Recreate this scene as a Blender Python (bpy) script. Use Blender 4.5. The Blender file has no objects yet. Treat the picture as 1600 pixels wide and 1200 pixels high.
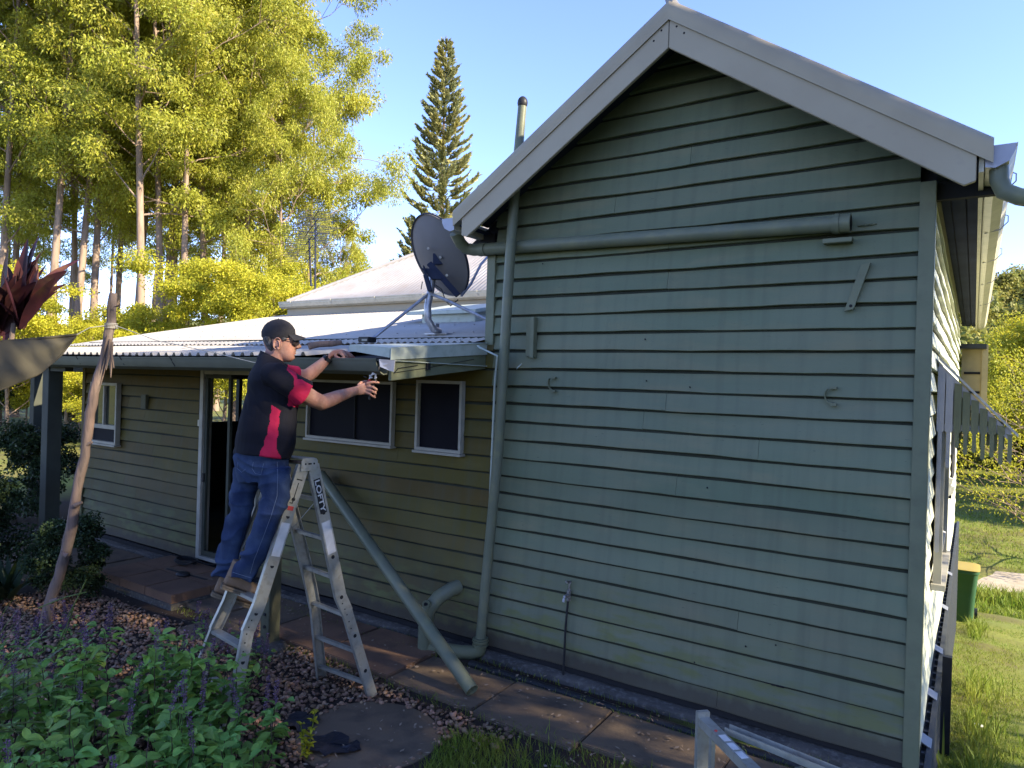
import bpy, bmesh, math, random
import numpy as np
from mathutils import Vector, Matrix
S = bpy.context.scene; C = S.collection
rad = math.radians
rng = np.random.default_rng(7); random.seed(7)
# ---------------------------------------------------------------- camera
CAM = Vector((0, -4.6, 2.2)); YAW = rad(33.5); ROLL = rad(1.7); PIT = rad(-0.16); FPX = 1091.0
_F0 = Vector((-math.sin(YAW), math.cos(YAW), 0)); _R0 = Vector((math.cos(YAW), math.sin(YAW), 0)); _U0 = Vector((0, 0, 1))
FW = _F0*math.cos(PIT) + _U0*math.sin(PIT); _U1 = _U0*math.cos(PIT) - _F0*math.sin(PIT)
RT = _R0*math.cos(ROLL) + _U1*math.sin(ROLL); UP = _U1*math.cos(ROLL) - _R0*math.sin(ROLL)
cd = bpy.data.cameras.new('camera'); cam = bpy.data.objects.new('camera', cd); C.objects.link(cam)
cd.sensor_width = 36; cd.lens = FPX/1600*36; cd.clip_start = 0.05; cd.clip_end = 3000
M3 = Matrix((RT, UP, -FW)).transposed()
cam.matrix_world = Matrix.Translation(CAM) @ M3.to_4x4()
S.camera = cam
# ---------------------------------------------------------------- sky, sun, exposure
SUN_AZ = rad(7); SUN_EL = rad(27)          # azimuth measured from +X towards +Y
w = bpy.data.worlds.new('World'); S.world = w; w.use_nodes = True
nt = w.node_tree; bg = nt.nodes['Background']
sky = nt.nodes.new('ShaderNodeTexSky'); sky.sky_type = 'NISHITA'; sky.sun_disc = False
sky.sun_elevation = SUN_EL; sky.sun_rotation = rad(90) - SUN_AZ
sky.air_density = 0.85; sky.dust_density = 0.0; sky.ozone_density = 4.0; sky.altitude = 100
tint = nt.nodes.new('ShaderNodeMix'); tint.data_type = 'RGBA'; tint.blend_type = 'MULTIPLY'; tint.inputs[0].default_value = 1.0; tint.inputs[7].default_value = (1.10, .95, 1.10, 1)   # clear sky balanced as the camera recorded it
nt.links.new(sky.outputs[0], tint.inputs[6]); nt.links.new(tint.outputs[2], bg.inputs[0]); bg.inputs[1].default_value = 0.125
sl = bpy.data.lights.new('sun', 'SUN'); sl.energy = 4.3; sl.angle = rad(0.55); sl.color = (1.0, 0.87, 0.64)
so = bpy.data.objects.new('sun', sl); C.objects.link(so)
sd = Vector((math.cos(SUN_EL)*math.cos(SUN_AZ), math.cos(SUN_EL)*math.sin(SUN_AZ), math.sin(SUN_EL)))
so.rotation_euler = sd.to_track_quat('Z', 'Y').to_euler(); so.location = (20, 0, 30)
S.view_settings.view_transform = 'Standard'; S.view_settings.look = 'None'; S.view_settings.gamma = 1
S.view_settings.exposure = 2.0
S.render.engine = 'CYCLES'
S.cycles.max_bounces = 8; S.cycles.transparent_max_bounces = 12

# ---------------------------------------------------------------- point helpers: photo pixel + real depth or plane -> world
def ray(x, y): return FW + RT*((x-800)/FPX) - UP*((y-600)/FPX)
def P(x, y, t): return CAM + ray(x, y)*t
def PY(x, y, Y): d = ray(x, y); return CAM + d*((Y-CAM.y)/d.y)
def PZ(x, y, Z): d = ray(x, y); return CAM + d*((Z-CAM.z)/d.z)

# ---------------------------------------------------------------- object helpers
def root_loc(o):
    v = Vector((0, 0, 0))
    while o is not None: v = v + Vector(o.location); o = o.parent
    return v
def thing(name, label, cat, loc=(0, 0, 0), group=None):
    o = bpy.data.objects.new(name, None); C.objects.link(o); o.location = loc; o.empty_display_size = .1
    o['label'] = label; o['category'] = cat
    if group: o['group'] = group
    return o
def tag(o, label=None, cat=None, group=None, kind=None):
    if label: o['label'] = label
    if cat: o['category'] = cat
    if group: o['group'] = group
    if kind: o['kind'] = kind
    return o
def link_mesh(name, me, mats, parent=None):
    o = bpy.data.objects.new(name, me); C.objects.link(o)
    if not isinstance(mats, (list, tuple)): mats = [mats]
    for m in mats: me.materials.append(m)
    if parent is not None: o.parent = parent
    return o
def np_mesh(name, V, F, mats, parent=None, smooth=False, mi=None, origin=None):
    """V (n,3) world coordinates, F (m,k) faces of equal size"""
    V = np.asarray(V, float); F = np.asarray(F, np.int32)
    off = np.array(root_loc(parent)) if parent is not None else (np.array(origin) if origin is not None else np.zeros(3))
    me = bpy.data.meshes.new(name); k = F.shape[1]
    me.vertices.add(len(V)); me.vertices.foreach_set('co', (V-off).astype(np.float32).ravel())
    me.loops.add(F.size); me.loops.foreach_set('vertex_index', F.ravel())
    me.polygons.add(len(F)); me.polygons.foreach_set('loop_start', np.arange(0, F.size, k, dtype=np.int32))
    me.polygons.foreach_set('loop_total', np.full(len(F), k, np.int32))
    if smooth: me.polygons.foreach_set('use_smooth', np.ones(len(F), bool))
    if mi is not None: me.polygons.foreach_set('material_index', np.asarray(mi, np.int32))
    me.update(); me.validate()
    o = link_mesh(name, me, mats, parent)
    if parent is None and origin is not None: o.location = origin
    return o
class MB:
    def __init__(s): s.v = []; s.f = []; s.mi = []
    def add(s, vs, fs, mi=0):
        b = len(s.v); s.v += [Vector(v) for v in vs]; s.f += [tuple(b+i for i in f) for f in fs]; s.mi += [mi]*len(fs); return s
    def box(s, lo, hi, mi=0):
        x0, y0, z0 = lo; x1, y1, z1 = hi
        vs = [(x0,y0,z0),(x1,y0,z0),(x1,y1,z0),(x0,y1,z0),(x0,y0,z1),(x1,y0,z1),(x1,y1,z1),(x0,y1,z1)]
        return s.add(vs, [(0,3,2,1),(4,5,6,7),(0,1,5,4),(1,2,6,5),(2,3,7,6),(3,0,4,7)], mi)
    def bar(s, a, b, wv, hv, mi=0):
        """bar from a to b with half-size vectors wv, hv"""
        a, b, wv, hv = map(Vector, (a, b, wv, hv))
        vs = [a-wv-hv, a+wv-hv, a+wv+hv, a-wv+hv, b-wv-hv, b+wv-hv, b+wv+hv, b-wv+hv]
        fs = [(0,3,2,1),(4,5,6,7),(0,1,5,4),(1,2,6,5),(2,3,7,6),(3,0,4,7)]
        if wv.cross(hv).dot(b-a) < 0: fs = [tuple(reversed(f)) for f in fs]
        return s.add(vs, fs, mi)
    def prism(s, poly, d, mi=0):
        """closed polygon (points) extruded by vector d"""
        poly = [Vector(p) for p in poly]; d = Vector(d); n = len(poly)
        nn = Vector((0, 0, 0))
        for i in range(n): nn += poly[i].cross(poly[(i+1) % n])
        if nn.dot(d) > 0: poly = poly[::-1]
        fs = [tuple(range(n)), tuple(range(2*n-1, n-1, -1))]
        fs += [(i, n+i, n+(i+1) % n, (i+1) % n) for i in range(n)]
        return s.add(poly+[p+d for p in poly], fs, mi)
    def tube(s, pts, r, n=10, caps=True, mi=0, hollow=0.0):
        pts = [Vector(p) for p in pts]; m = len(pts)
        rs = list(r) if isinstance(r, (list, tuple)) else [r]*m
        rings = []; ref = None
        for i, p in enumerate(pts):
            t = (pts[min(i+1, m-1)] - pts[max(i-1, 0)]).normalized()
            if ref is None: ref = Vector((0, 0, 1)) if abs(t.z) < .9 else Vector((1, 0, 0))
            u = (ref - t*ref.dot(t)).normalized(); v = t.cross(u); ref = u
            rings.append([p + (u*math.cos(2*math.pi*k/n) + v*math.sin(2*math.pi*k/n))*rs[i] for k in range(n)])
        vs = [q for rg in rings for q in rg]; fs = []
        for i in range(m-1):
            for k in range(n):
                a = i*n+k; b = i*n+(k+1) % n; fs.append((a, b, b+n, a+n))
        if caps: fs += [tuple(range(n-1, -1, -1)), tuple(range((m-1)*n, m*n))]
        return s.add(vs, fs, mi)
    def loft(s, rings, mi=0, caps=True):
        n = len(rings[0]); vs = [Vector(q) for rg in rings for q in rg]; fs = []; m = len(rings)
        for i in range(m-1):
            for k in range(n):
                a = i*n+k; b = i*n+(k+1) % n; fs.append((a, b, b+n, a+n))
        if caps: fs += [tuple(range(n-1, -1, -1)), tuple(range((m-1)*n, m*n))]
        return s.add(vs, fs, mi)
    def ell(s, c, ax, mi=0, n=12, m=8):
        """ellipsoid, ax = three axis vectors"""
        c = Vector(c); ax = [Vector(a) for a in ax]; rings = []
        for i in range(m+1):
            th = math.pi*(i+.02*(i == 0)-.02*(i == m))/m
            rings.append([c + ax[2]*math.cos(th) + (ax[0]*math.cos(2*math.pi*k/n)+ax[1]*math.sin(2*math.pi*k/n))*math.sin(th) for k in range(n)])
        return s.loft(rings[::-1], mi)
    def build(s, name, mats, parent=None, smooth=False, bevel=0, recalc=True, auto=None, origin=None):
        off = root_loc(parent) if parent is not None else (Vector(origin) if origin is not None else Vector((0, 0, 0)))
        me = bpy.data.meshes.new(name)
        me.from_pydata([tuple(v-off) for v in s.v], [], s.f); me.update()
        me.polygons.foreach_set('material_index', s.mi)
        if recalc or bevel:
            bm = bmesh.new(); bm.from_mesh(me)
            if bevel:
                es = [e for e in bm.edges if len(e.link_faces) == 2 and e.calc_face_angle(0) > .6]
                bmesh.ops.bevel(bm, geom=es, offset=bevel, segments=2, affect='EDGES', clamp_overlap=True)
            bmesh.ops.recalc_face_normals(bm, faces=bm.faces); bm.to_mesh(me); bm.free()
        if smooth:
            me.polygons.foreach_set('use_smooth', [True]*len(me.polygons))
            try: me.set_sharp_from_angle(angle=rad(auto or 40))
            except Exception: pass
        me.update()
        o = link_mesh(name, me, mats, parent)
        if parent is None and origin is not None: o.location = origin
        return o
def copy_tree(o, parent=None):
    c = o.copy(); C.objects.link(c)
    if parent is not None: c.parent = parent
    for ch in list(o.children): copy_tree(ch, c)
    return c

# ---------------------------------------------------------------- materials
def mat(name, base, rough=.6, metal=0.0, var=None, vscale=3.0, var2=None, v2scale=20, v2amt=.3, bump=0.0, bscale=40,
        stretch=(1, 1, 1), spec=.22, transl=0.0, island=0.0, v1=(.35, .7), v2=(.5, .75), extra=None):
    m = bpy.data.materials.new(name); m.use_nodes = True; N = m.node_tree.nodes; L = m.node_tree.links
    b = N['Principled BSDF']; b.inputs['Roughness'].default_value = rough; b.inputs['Metallic'].default_value = metal
    b.inputs['Specular IOR Level'].default_value = spec
    tc = N.new('ShaderNodeTexCoord'); mp = N.new('ShaderNodeMapping'); mp.inputs['Scale'].default_value = stretch
    L.new(tc.outputs['Object'], mp.inputs[0]); co = mp.outputs[0]
    def noise(sc, det=4, v=co):
        n = N.new('ShaderNodeTexNoise'); n.inputs['Scale'].default_value = sc; n.inputs['Detail'].default_value = det
        L.new(v, n.inputs['Vector']); return n.outputs['Fac']
    def ramp(fac, a, c):
        r = N.new('ShaderNodeMapRange'); r.inputs[1].default_value = a; r.inputs[2].default_value = c; L.new(fac, r.inputs[0]); return r.outputs[0]
    def mix(fac, a, c):
        x = N.new('ShaderNodeMix'); x.data_type = 'RGBA'
        if isinstance(fac, float): x.inputs[0].default_value = fac
        else: L.new(fac, x.inputs[0])
        for i, q in ((6, a), (7, c)):
            if isinstance(q, tuple): x.inputs[i].default_value = (*q[:3], 1)
            else: L.new(q, x.inputs[i])
        return x.outputs[2]
    def mul(a, c):
        x = N.new('ShaderNodeMath'); x.operation = 'MULTIPLY'
        for i, q in enumerate((a, c)):
            if isinstance(q, float): x.inputs[i].default_value = q
            else: L.new(q, x.inputs[i])
        return x.outputs[0]
    col = tuple(base)
    if var: col = mix(ramp(noise(vscale), *v1), col, tuple(var))
    if var2: col = mix(mul(ramp(noise(v2scale, 6), *v2), float(v2amt)), col, tuple(var2))
    if island:
        g = N.new('ShaderNodeNewGeometry'); h = N.new('ShaderNodeHueSaturation')
        L.new(ramp(g.outputs['Random Per Island'], 0, 1), h.inputs['Value'])
        h.inputs['Value'].default_value = 1
        r = N.new('ShaderNodeMapRange'); r.inputs[3].default_value = 1-island; r.inputs[4].default_value = 1+island
        L.new(g.outputs['Random Per Island'], r.inputs[0]); L.new(r.outputs[0], h.inputs['Value'])
        r2 = N.new('ShaderNodeMapRange'); r2.inputs[3].default_value = .485; r2.inputs[4].default_value = .515
        wn = N.new('ShaderNodeTexWhiteNoise'); wn.noise_dimensions = '1D'; L.new(g.outputs['Random Per Island'], wn.inputs['W'])
        L.new(wn.outputs['Value'], r2.inputs[0]); L.new(r2.outputs[0], h.inputs['Hue'])
        if isinstance(col, tuple): h.inputs['Color'].default_value = (*col, 1)
        else: L.new(col, h.inputs['Color'])
        col = h.outputs[0]
    ctx = dict(N=N, L=L, noise=noise, ramp=ramp, mix=mix, mul=mul, tc=tc, b=b, co=co)
    if extra: col = extra(ctx, col)
    if isinstance(col, tuple): b.inputs['Base Color'].default_value = (*col, 1)
    else: L.new(col, b.inputs['Base Color'])
    if bump:
        bp = N.new('ShaderNodeBump'); bp.inputs['Strength'].default_value = bump; bp.inputs['Distance'].default_value = .01
        L.new(noise(bscale, 5), bp.inputs['Height']); L.new(bp.outputs[0], b.inputs['Normal'])
    if transl:
        t = N.new('ShaderNodeBsdfTranslucent'); ms = N.new('ShaderNodeMixShader'); ms.inputs[0].default_value = transl
        if isinstance(col, tuple): t.inputs[0].default_value = (*col, 1)
        else: L.new(col, t.inputs[0])
        L.new(b.outputs[0], ms.inputs[1]); L.new(t.outputs[0], ms.inputs[2])
        out = [n for n in N if n.type == 'OUTPUT_MATERIAL'][0]; L.new(ms.outputs[0], out.inputs[0])
    return m
def zmask(ctx, lo, hi, coord=2, amp=.25, sc=3.0):
    """mask falling from 1 at lo to 0 at hi along an axis, ragged by noise"""
    N, L = ctx['N'], ctx['L']
    sp = N.new('ShaderNodeSeparateXYZ'); L.new(ctx['tc'].outputs['Object'], sp.inputs[0])
    a = N.new('ShaderNodeMath'); a.operation = 'ADD'; L.new(sp.outputs[coord], a.inputs[0])
    n = N.new('ShaderNodeTexNoise'); n.inputs['Scale'].default_value = sc; n.inputs['Detail'].default_value = 6
    mp = N.new('ShaderNodeMapping'); mp.inputs['Scale'].default_value = (1, 1, .4); L.new(ctx['tc'].outputs['Object'], mp.inputs[0]); L.new(mp.outputs[0], n.inputs['Vector'])
    k = N.new('ShaderNodeMath'); k.operation = 'MULTIPLY_ADD'; k.inputs[1].default_value = -2*amp; k.inputs[2].default_value = amp; L.new(n.outputs['Fac'], k.inputs[0])
    L.new(k.outputs[0], a.inputs[1])
    return ctx['ramp'](a.outputs[0], hi, lo)
def paint_extra(ctx, col):
    # grey-brown grime and green-yellow mould growing up from the ground, dirt streaks
    m1 = ctx['mul'](zmask(ctx, .15, 1.3, sc=2.5, amp=.9), .42)
    col = ctx['mix'](m1, col, (.12, .12, .085))
    mo = ctx['mul'](ctx['mul'](zmask(ctx, .35, .75, sc=1.6, amp=.5), ctx['ramp'](ctx['noise'](9, 6), .46, .62)), .85)
    col = ctx['mix'](mo, col, (.13, .14, .05))
    m0 = zmask(ctx, .17, .25, sc=14, amp=.05)
    col = ctx['mix'](ctx['mul'](m0, .93), col, (.055, .045, .033))
    mp = ctx['N'].new('ShaderNodeMapping'); mp.inputs['Scale'].default_value = (9, 1, .7); ctx['L'].new(ctx['tc'].outputs['Object'], mp.inputs[0])
    col = ctx['mix'](ctx['mul'](ctx['ramp'](ctx['noise'](1.6, 6, mp.outputs[0]), .48, .72), .30), col, (.07, .078, .055))
    col = ctx['mix'](ctx['mul'](ctx['ramp'](ctx['noise'](.8, 3), .5, .7), .22), col, (.19, .20, .15))
    sp = ctx['ramp'](ctx['noise'](55, 8), .68, .74)
    return ctx['mix'](ctx['mul'](sp, .5), col, (.06, .065, .05))
MT = {}
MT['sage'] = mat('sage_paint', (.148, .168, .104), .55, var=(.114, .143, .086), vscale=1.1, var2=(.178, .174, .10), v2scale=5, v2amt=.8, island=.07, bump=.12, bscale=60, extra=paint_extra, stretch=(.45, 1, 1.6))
MT['olive'] = mat('olive_bounce_paint', (.094, .070, .013), .65, var=(.068, .053, .011), vscale=1.1, var2=(.12, .082, .014), v2scale=5, v2amt=.5, bump=.15, bscale=60, extra=paint_extra, stretch=(.45, 1, 1.6), island=.06)  # olive tone holds the warm light bounced onto the lean-to wall
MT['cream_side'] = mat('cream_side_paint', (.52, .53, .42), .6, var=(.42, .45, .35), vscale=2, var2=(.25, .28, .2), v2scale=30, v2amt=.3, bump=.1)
MT['trim'] = mat('sage_trim_paint', (.165, .175, .11), .5, var=(.13, .145, .09), vscale=4, bump=.1, bscale=50, var2=(.1,.1,.07), v2scale=12, v2amt=.4)
MT['barge'] = mat('barge_paint', (.38, .33, .235), .5, var=(.33, .28, .195), vscale=1.5, var2=(.25, .2, .17), v2scale=18, v2amt=.25, bump=.06, v2=(.6, .8))
MT['bargecap'] = mat('barge_flashing', (.36, .31, .22), .45, var=(.29, .25, .18), vscale=2, metal=.15)
MT['greenpipe'] = mat('painted_pipe', (.150, .160, .112), .38, var=(.12, .135, .09), vscale=3, var2=(.22, .22, .11), v2scale=8, v2amt=.5, bump=.04)
MT['dirtypipe'] = mat('weathered_pipe', (.10, .11, .07), .5, var=(.14, .15, .09), vscale=4, bump=.2)
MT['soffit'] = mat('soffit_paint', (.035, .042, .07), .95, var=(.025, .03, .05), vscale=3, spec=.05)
MT['zinc'] = mat('galvanised_roof', (.46, .425, .37), .55, metal=.05, var=(.37, .345, .305), vscale=1.2, var2=(.3, .27, .24), v2scale=7, v2amt=.35, bump=.03, v2=(.55, .8))
MT['zinc2'] = mat('old_roof_sheet', (.35, .335, .33), .5, metal=.05, var=(.28, .265, .26), vscale=1.5, var2=(.25, .2, .16), v2scale=9, v2amt=.4, v2=(.5, .75))
MT['cream'] = mat('cream_metal', (.50, .47, .37), .4, var=(.42, .40, .31), vscale=5, var2=(.15, .13, .09), v2scale=25, v2amt=.3)
MT['flash'] = mat('pale_flashing', (.46, .50, .43), .4, var=(.38, .42, .36), vscale=3, var2=(.2, .22, .12), v2scale=14, v2amt=.4)
MT['gutter'] = mat('gutter_metal', (.115, .12, .085), .55, var=(.085, .09, .065), vscale=4)
MT['guttergrey'] = mat('gutter_grey', (.33, .33, .36), .35, var=(.26, .26, .29), vscale=6, metal=.3)
MT['dark'] = mat('dark_gap', (.02, .02, .022), .9)
MT['screen'] = mat('fly_screen', (.005, .005, .009), .7, var=(.009, .009, .013), vscale=2, spec=.12)
MT['glass'] = mat('window_glass', (.03, .035, .03), .04, var=(.05, .06, .04), vscale=2, spec=.9)
MT['frame'] = mat('aluminium_frame', (.36, .34, .29), .45, var=(.28, .27, .22), vscale=8)
MT['alu'] = mat('ladder_aluminium', (.42, .41, .36), .45, metal=.5, var=(.31, .30, .265), vscale=6, var2=(.20, .18, .14), v2scale=30, v2amt=.5, bump=.06)
MT['steel'] = mat('galvanised_steel', (.42, .42, .43), .4, metal=.6, var=(.28, .28, .3), vscale=12, var2=(.2, .17, .14), v2scale=30, v2amt=.4)
MT['dish'] = mat('dish_back', (.15, .14, .135), .7, var=(.12, .115, .11), vscale=3, metal=.1)
MT['black'] = mat('black_plastic', (.018, .018, .02), .45, var=(.03, .03, .03), vscale=8)
MT['blackmark'] = mat('black_marking', (.02, .02, .02), .6)
MT['white'] = mat('white_sticker', (.65, .63, .6), .5, var=(.5, .48, .45), vscale=12)
MT['red'] = mat('red_sticker', (.45, .06, .05), .5)
MT['skin'] = mat('skin', (.34, .185, .135), .6, var=(.30, .135, .10), vscale=14, var2=(.5, .3, .22), v2scale=40, v2amt=.4, bump=.08, bscale=150)
MT['skin'].node_tree.nodes['Principled BSDF'].inputs['Subsurface Weight'].default_value = .08
MT['hair'] = mat('grey_hair', (.05, .045, .042), .8, var=(.12, .11, .105), vscale=70, bump=.5, bscale=220, v1=(.45, .6))
MT['shirt'] = mat('navy_polo_cloth', (.004, .004, .008), .9, var=(.007, .007, .012), vscale=8, bump=.1, bscale=90, spec=.25)
MT['pink'] = mat('magenta_panel_cloth', (.36, .010, .05), .8, var=(.30, .008, .04), vscale=8, bump=.1, bscale=90)
MT['cap'] = mat('cap_cloth', (.018, .017, .02), .85, var=(.03, .028, .03), vscale=12, bump=.2, bscale=200)
MT['denim'] = mat('blue_denim', (.010, .021, .058), .9, var=(.030, .050, .10), vscale=7, var2=(.012, .022, .06), v2scale=13, v2amt=.7, bump=.25, bscale=70, v1=(.4, .65))
MT['seam'] = mat('denim_seam', (.09, .12, .18), .8)
MT['boot'] = mat('suede_boot', (.19, .125, .08), .85, var=(.13, .085, .055), vscale=12, bump=.3, bscale=90)
MT['sole'] = mat('boot_sole', (.17, .13, .085), .8, var=(.09, .07, .05), vscale=18)
MT['bark'] = mat('gum_bark', (.20, .145, .11), .85, var=(.30, .22, .165), vscale=2.0, var2=(.10, .07, .05), v2scale=9, v2amt=.7, bump=.6, bscale=18, stretch=(1, 1, .25))
MT['pinebark'] = mat('pine_bark', (.14, .10, .075), .9, var=(.08, .06, .05), vscale=3)
MT['leafgum'] = mat('gum_leaves', (.31, .33, .04), .5, var=(.44, .42, .055), vscale=.45, var2=(.13, .16, .03), v2scale=1.3, v2amt=.5, transl=.5, island=.30, spec=.35)
MT['leafyellow'] = mat('wattle_leaves', (.48, .44, .03), .55, var=(.32, .33, .03), vscale=.6, transl=.45, island=.25, spec=.3)
MT['leafpine'] = mat('pine_foliage', (.27, .29, .14), .6, var=(.40, .36, .12), vscale=.7, transl=.35, island=.3)
MT['leafdark'] = mat('shrub_leaves', (.028, .048, .018), .4, var=(.045, .07, .025), vscale=2, transl=.25, island=.35)
MT['leafhill'] = mat('hill_leaves', (.19, .21, .05), .6, var=(.30, .27, .06), vscale=.12, transl=.35, island=.3)
MT['basil'] = mat('basil_leaves', (.15, .29, .065), .38, var=(.23, .36, .06), vscale=4, transl=.3, island=.35, bump=.35, bscale=130)
MT['purple'] = mat('purple_flower_spikes', (.06, .035, .05), .8, var=(.20, .12, .20), vscale=60, island=.5)
MT['stem'] = mat('herb_stems', (.05, .025, .03), .6, var=(.05, .06, .02), vscale=9)
MT['twig'] = mat('bare_twigs', (.28, .21, .15), .8, var=(.18, .13, .09), vscale=3)
MT['grassblade'] = mat('grass_blades', (.15, .22, .028), .6, var=(.24, .26, .04), vscale=.9, transl=.4, island=.35)
MT['strap'] = mat('strap_leaves', (.10, .15, .035), .45, var=(.15, .18, .05), vscale=5, transl=.35, island=.3)
MT['cordy'] = mat('cordyline_leaves', (.085, .026, .028), .45, var=(.04, .018, .022), vscale=9, var2=(.15, .085, .03), v2scale=5, v2amt=.7, transl=.3, island=.5)
def ground_extra(ctx, col):
    # lawn colour varied with dry patches; bare brown soil near the house front left
    n2 = ctx['ramp'](ctx['noise'](.9, 8), .45, .62)
    col = ctx['mix'](ctx['mul'](n2, .6), col, (.125, .095, .042))
    sp = ctx['N'].new('ShaderNodeSeparateXYZ'); ctx['L'].new(ctx['tc'].outputs['Object'], sp.inputs[0])
    mx = ctx['ramp'](sp.outputs[0], -1.3, -1.7); my = ctx['ramp'](sp.outputs[1], 6.0, 5.0); mm = ctx['ramp'](sp.outputs[0], -14, -12.5)
    return ctx['mix'](ctx['mul'](ctx['mul'](mx, my), mm), col, (.035, .024, .018))
MT['ground'] = mat('lawn_ground', (.13, .16, .03), .95, var=(.20, .20, .04), vscale=.35, var2=(.06, .08, .02), v2scale=14, v2amt=.6, bump=.6, bscale=25, extra=ground_extra)
MT['path'] = mat('pale_gravel_path', (.42, .36, .27), .9, var=(.34, .28, .2), vscale=3, bump=.4)
MT['slab'] = mat('paving_slab', (.13, .095, .064), .9, var=(.17, .115, .072), vscale=1.6, var2=(.045, .04, .035), v2scale=5, v2amt=.8, bump=.35, bscale=45)
MT['terra'] = mat('terracotta_tile', (.20, .115, .070), .85, var=(.13, .078, .052), vscale=2.5, var2=(.09, .06, .045), v2scale=9, v2amt=.6, bump=.25)
MT['concrete'] = mat('damp_concrete', (.095, .085, .075), .9, var=(.045, .042, .038), vscale=3, var2=(.2, .19, .17), v2scale=30, v2amt=.6, bump=.7, bscale=40)
MT['stone'] = mat('river_stones', (.29, .165, .10), .75, var=(.15, .10, .065), vscale=2.5, var2=(.3, .2, .15), v2scale=35, v2amt=.5, island=.55)
MT['mat'] = mat('rubber_mat', (.028, .024, .022), .85, var=(.04, .033, .03), vscale=8, bump=.5, bscale=160)
MT['wood'] = mat('weathered_pole_wood', (.135, .105, .09), .9, var=(.21, .14, .11), vscale=3, var2=(.05, .043, .04), v2scale=14, v2amt=.7, bump=.5, bscale=30, stretch=(2.5, 2.5, .4))
MT['timber'] = mat('painted_timber_post', (.10, .10, .062), .7, var=(.07, .07, .045), vscale=4, bump=.2, stretch=(2, 2, .4))
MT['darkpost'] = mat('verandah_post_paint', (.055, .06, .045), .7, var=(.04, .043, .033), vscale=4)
MT['sail'] = mat('shade_cloth', (.085, .075, .05), .9, var=(.06, .052, .036), vscale=3, transl=.3, bump=.3, bscale=300)
MT['bingreen'] = mat('bin_green_plastic', (.025, .075, .035), .45, var=(.035, .085, .04), vscale=3)
MT['binyellow'] = mat('bin_yellow_lid', (.34, .26, .05), .5)
MT['grille'] = mat('dark_slats', (.035, .04, .045), .5, var=(.05, .055, .06), vscale=6)
MT['cap_metal'] = mat('ant_cap_metal', (.20, .21, .225), .5, metal=.3)
MT['hood_metal'] = mat('hood_sheet_metal', (.42, .42, .41), .45, metal=.2, var=(.3, .3, .3), vscale=8)
MT['plasticsheet'] = mat('torn_black_plastic', (.016, .017, .024), .35, var=(.03, .03, .04), vscale=8, bump=.3)
MT['snips'] = mat('snips_steel', (.42, .4, .38), .35, metal=.6, var=(.12, .1, .1), vscale=60)
MT['lens'] = mat('tinted_lens', (.03, .02, .02), .1, spec=.7)
MT['lap_shade_grime'] = mat('board_lap_shade_grime', (.036, .040, .027), .85, var=(.022, .026, .018), vscale=6)  # lap shadow painted as a dark strip on each board, with some grime
MT['far_timber'] = mat('shutter_paint', (.50, .40, .2), .6, var=(.4, .32, .16), vscale=4)

# ---------------------------------------------------------------- ground
def sm(a, b, x):
    t = np.clip((x-a)/(b-a), 0, 1); return t*t*(3-2*t)
def gz(x, y):
    x = np.asarray(x, float); y = np.asarray(y, float)
    s = np.where(y < 10, sm(-1.1, -.35, x), sm(-1.1-(y-10)*.5, -.35, x))
    drop = .30*sm(-1.8, .4, y) + .155*np.clip(y, 0, 18)
    z = -s*drop
    far = np.clip(y-60, 0, None)
    z = z + np.clip(far, 0, 112)*.168 - np.clip(far-125, 0, 100)*.1 + sm(60, 130, y)*1.2*np.sin(x*.06+1)*sm(60, 90, y)
    z = z + sm(50, 90, -x)*np.clip(-x-50, 0, 120)*.06
    return z
def axis(lo, hi, fine_lo, fine_hi, step, grow=1.18):
    a = list(np.arange(fine_lo, fine_hi+1e-6, step)); s = step; x = fine_hi
    while x < hi: s *= grow; x += s; a.append(min(x, hi))
    s = step; x = fine_lo; b = []
    while x > lo: s *= grow; x -= s; b.append(max(x, lo))
    return np.array(b[::-1] + a)
gx = axis(-900, 900, -10, 6, .14); gy = axis(-300, 1400, -5, 14, .16)
X, Y = np.meshgrid(gx, gy); Zg = gz(X, Y)
Zg = Zg + np.where((X > .1), 1, 0)*.03*np.sin(X*3.1+Y*1.7)*np.cos(Y*2.3-X)
# sunk under the paving and the house
nx, ny = len(gx), len(gy)
idx = np.arange(nx*ny).reshape(ny, nx)
Fq = np.stack([idx[:-1, :-1], idx[:-1, 1:], idx[1:, 1:], idx[1:, :-1]], -1).reshape(-1, 4)
g = np_mesh('ground', np.stack([X, Y, Zg], -1).reshape(-1, 3), Fq, MT['ground'], smooth=True); tag(g, kind='structure')
# pale path far on the right
pv = []; pf = []
xs = np.linspace(-6, 30, 60)
for x in xs:
    y0 = 18.3+.12*x+.3*math.sin(x*.7); pv += [(x, y0, float(gz(x, y0))+.02), (x, y0+2.6, float(gz(x, y0+2.6))+.02)]
for i in range(len(xs)-1): pf.append((2*i, 2*i+2, 2*i+3, 2*i+1))
tag(np_mesh('path', pv, pf, MT['path']), kind='structure')
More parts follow.
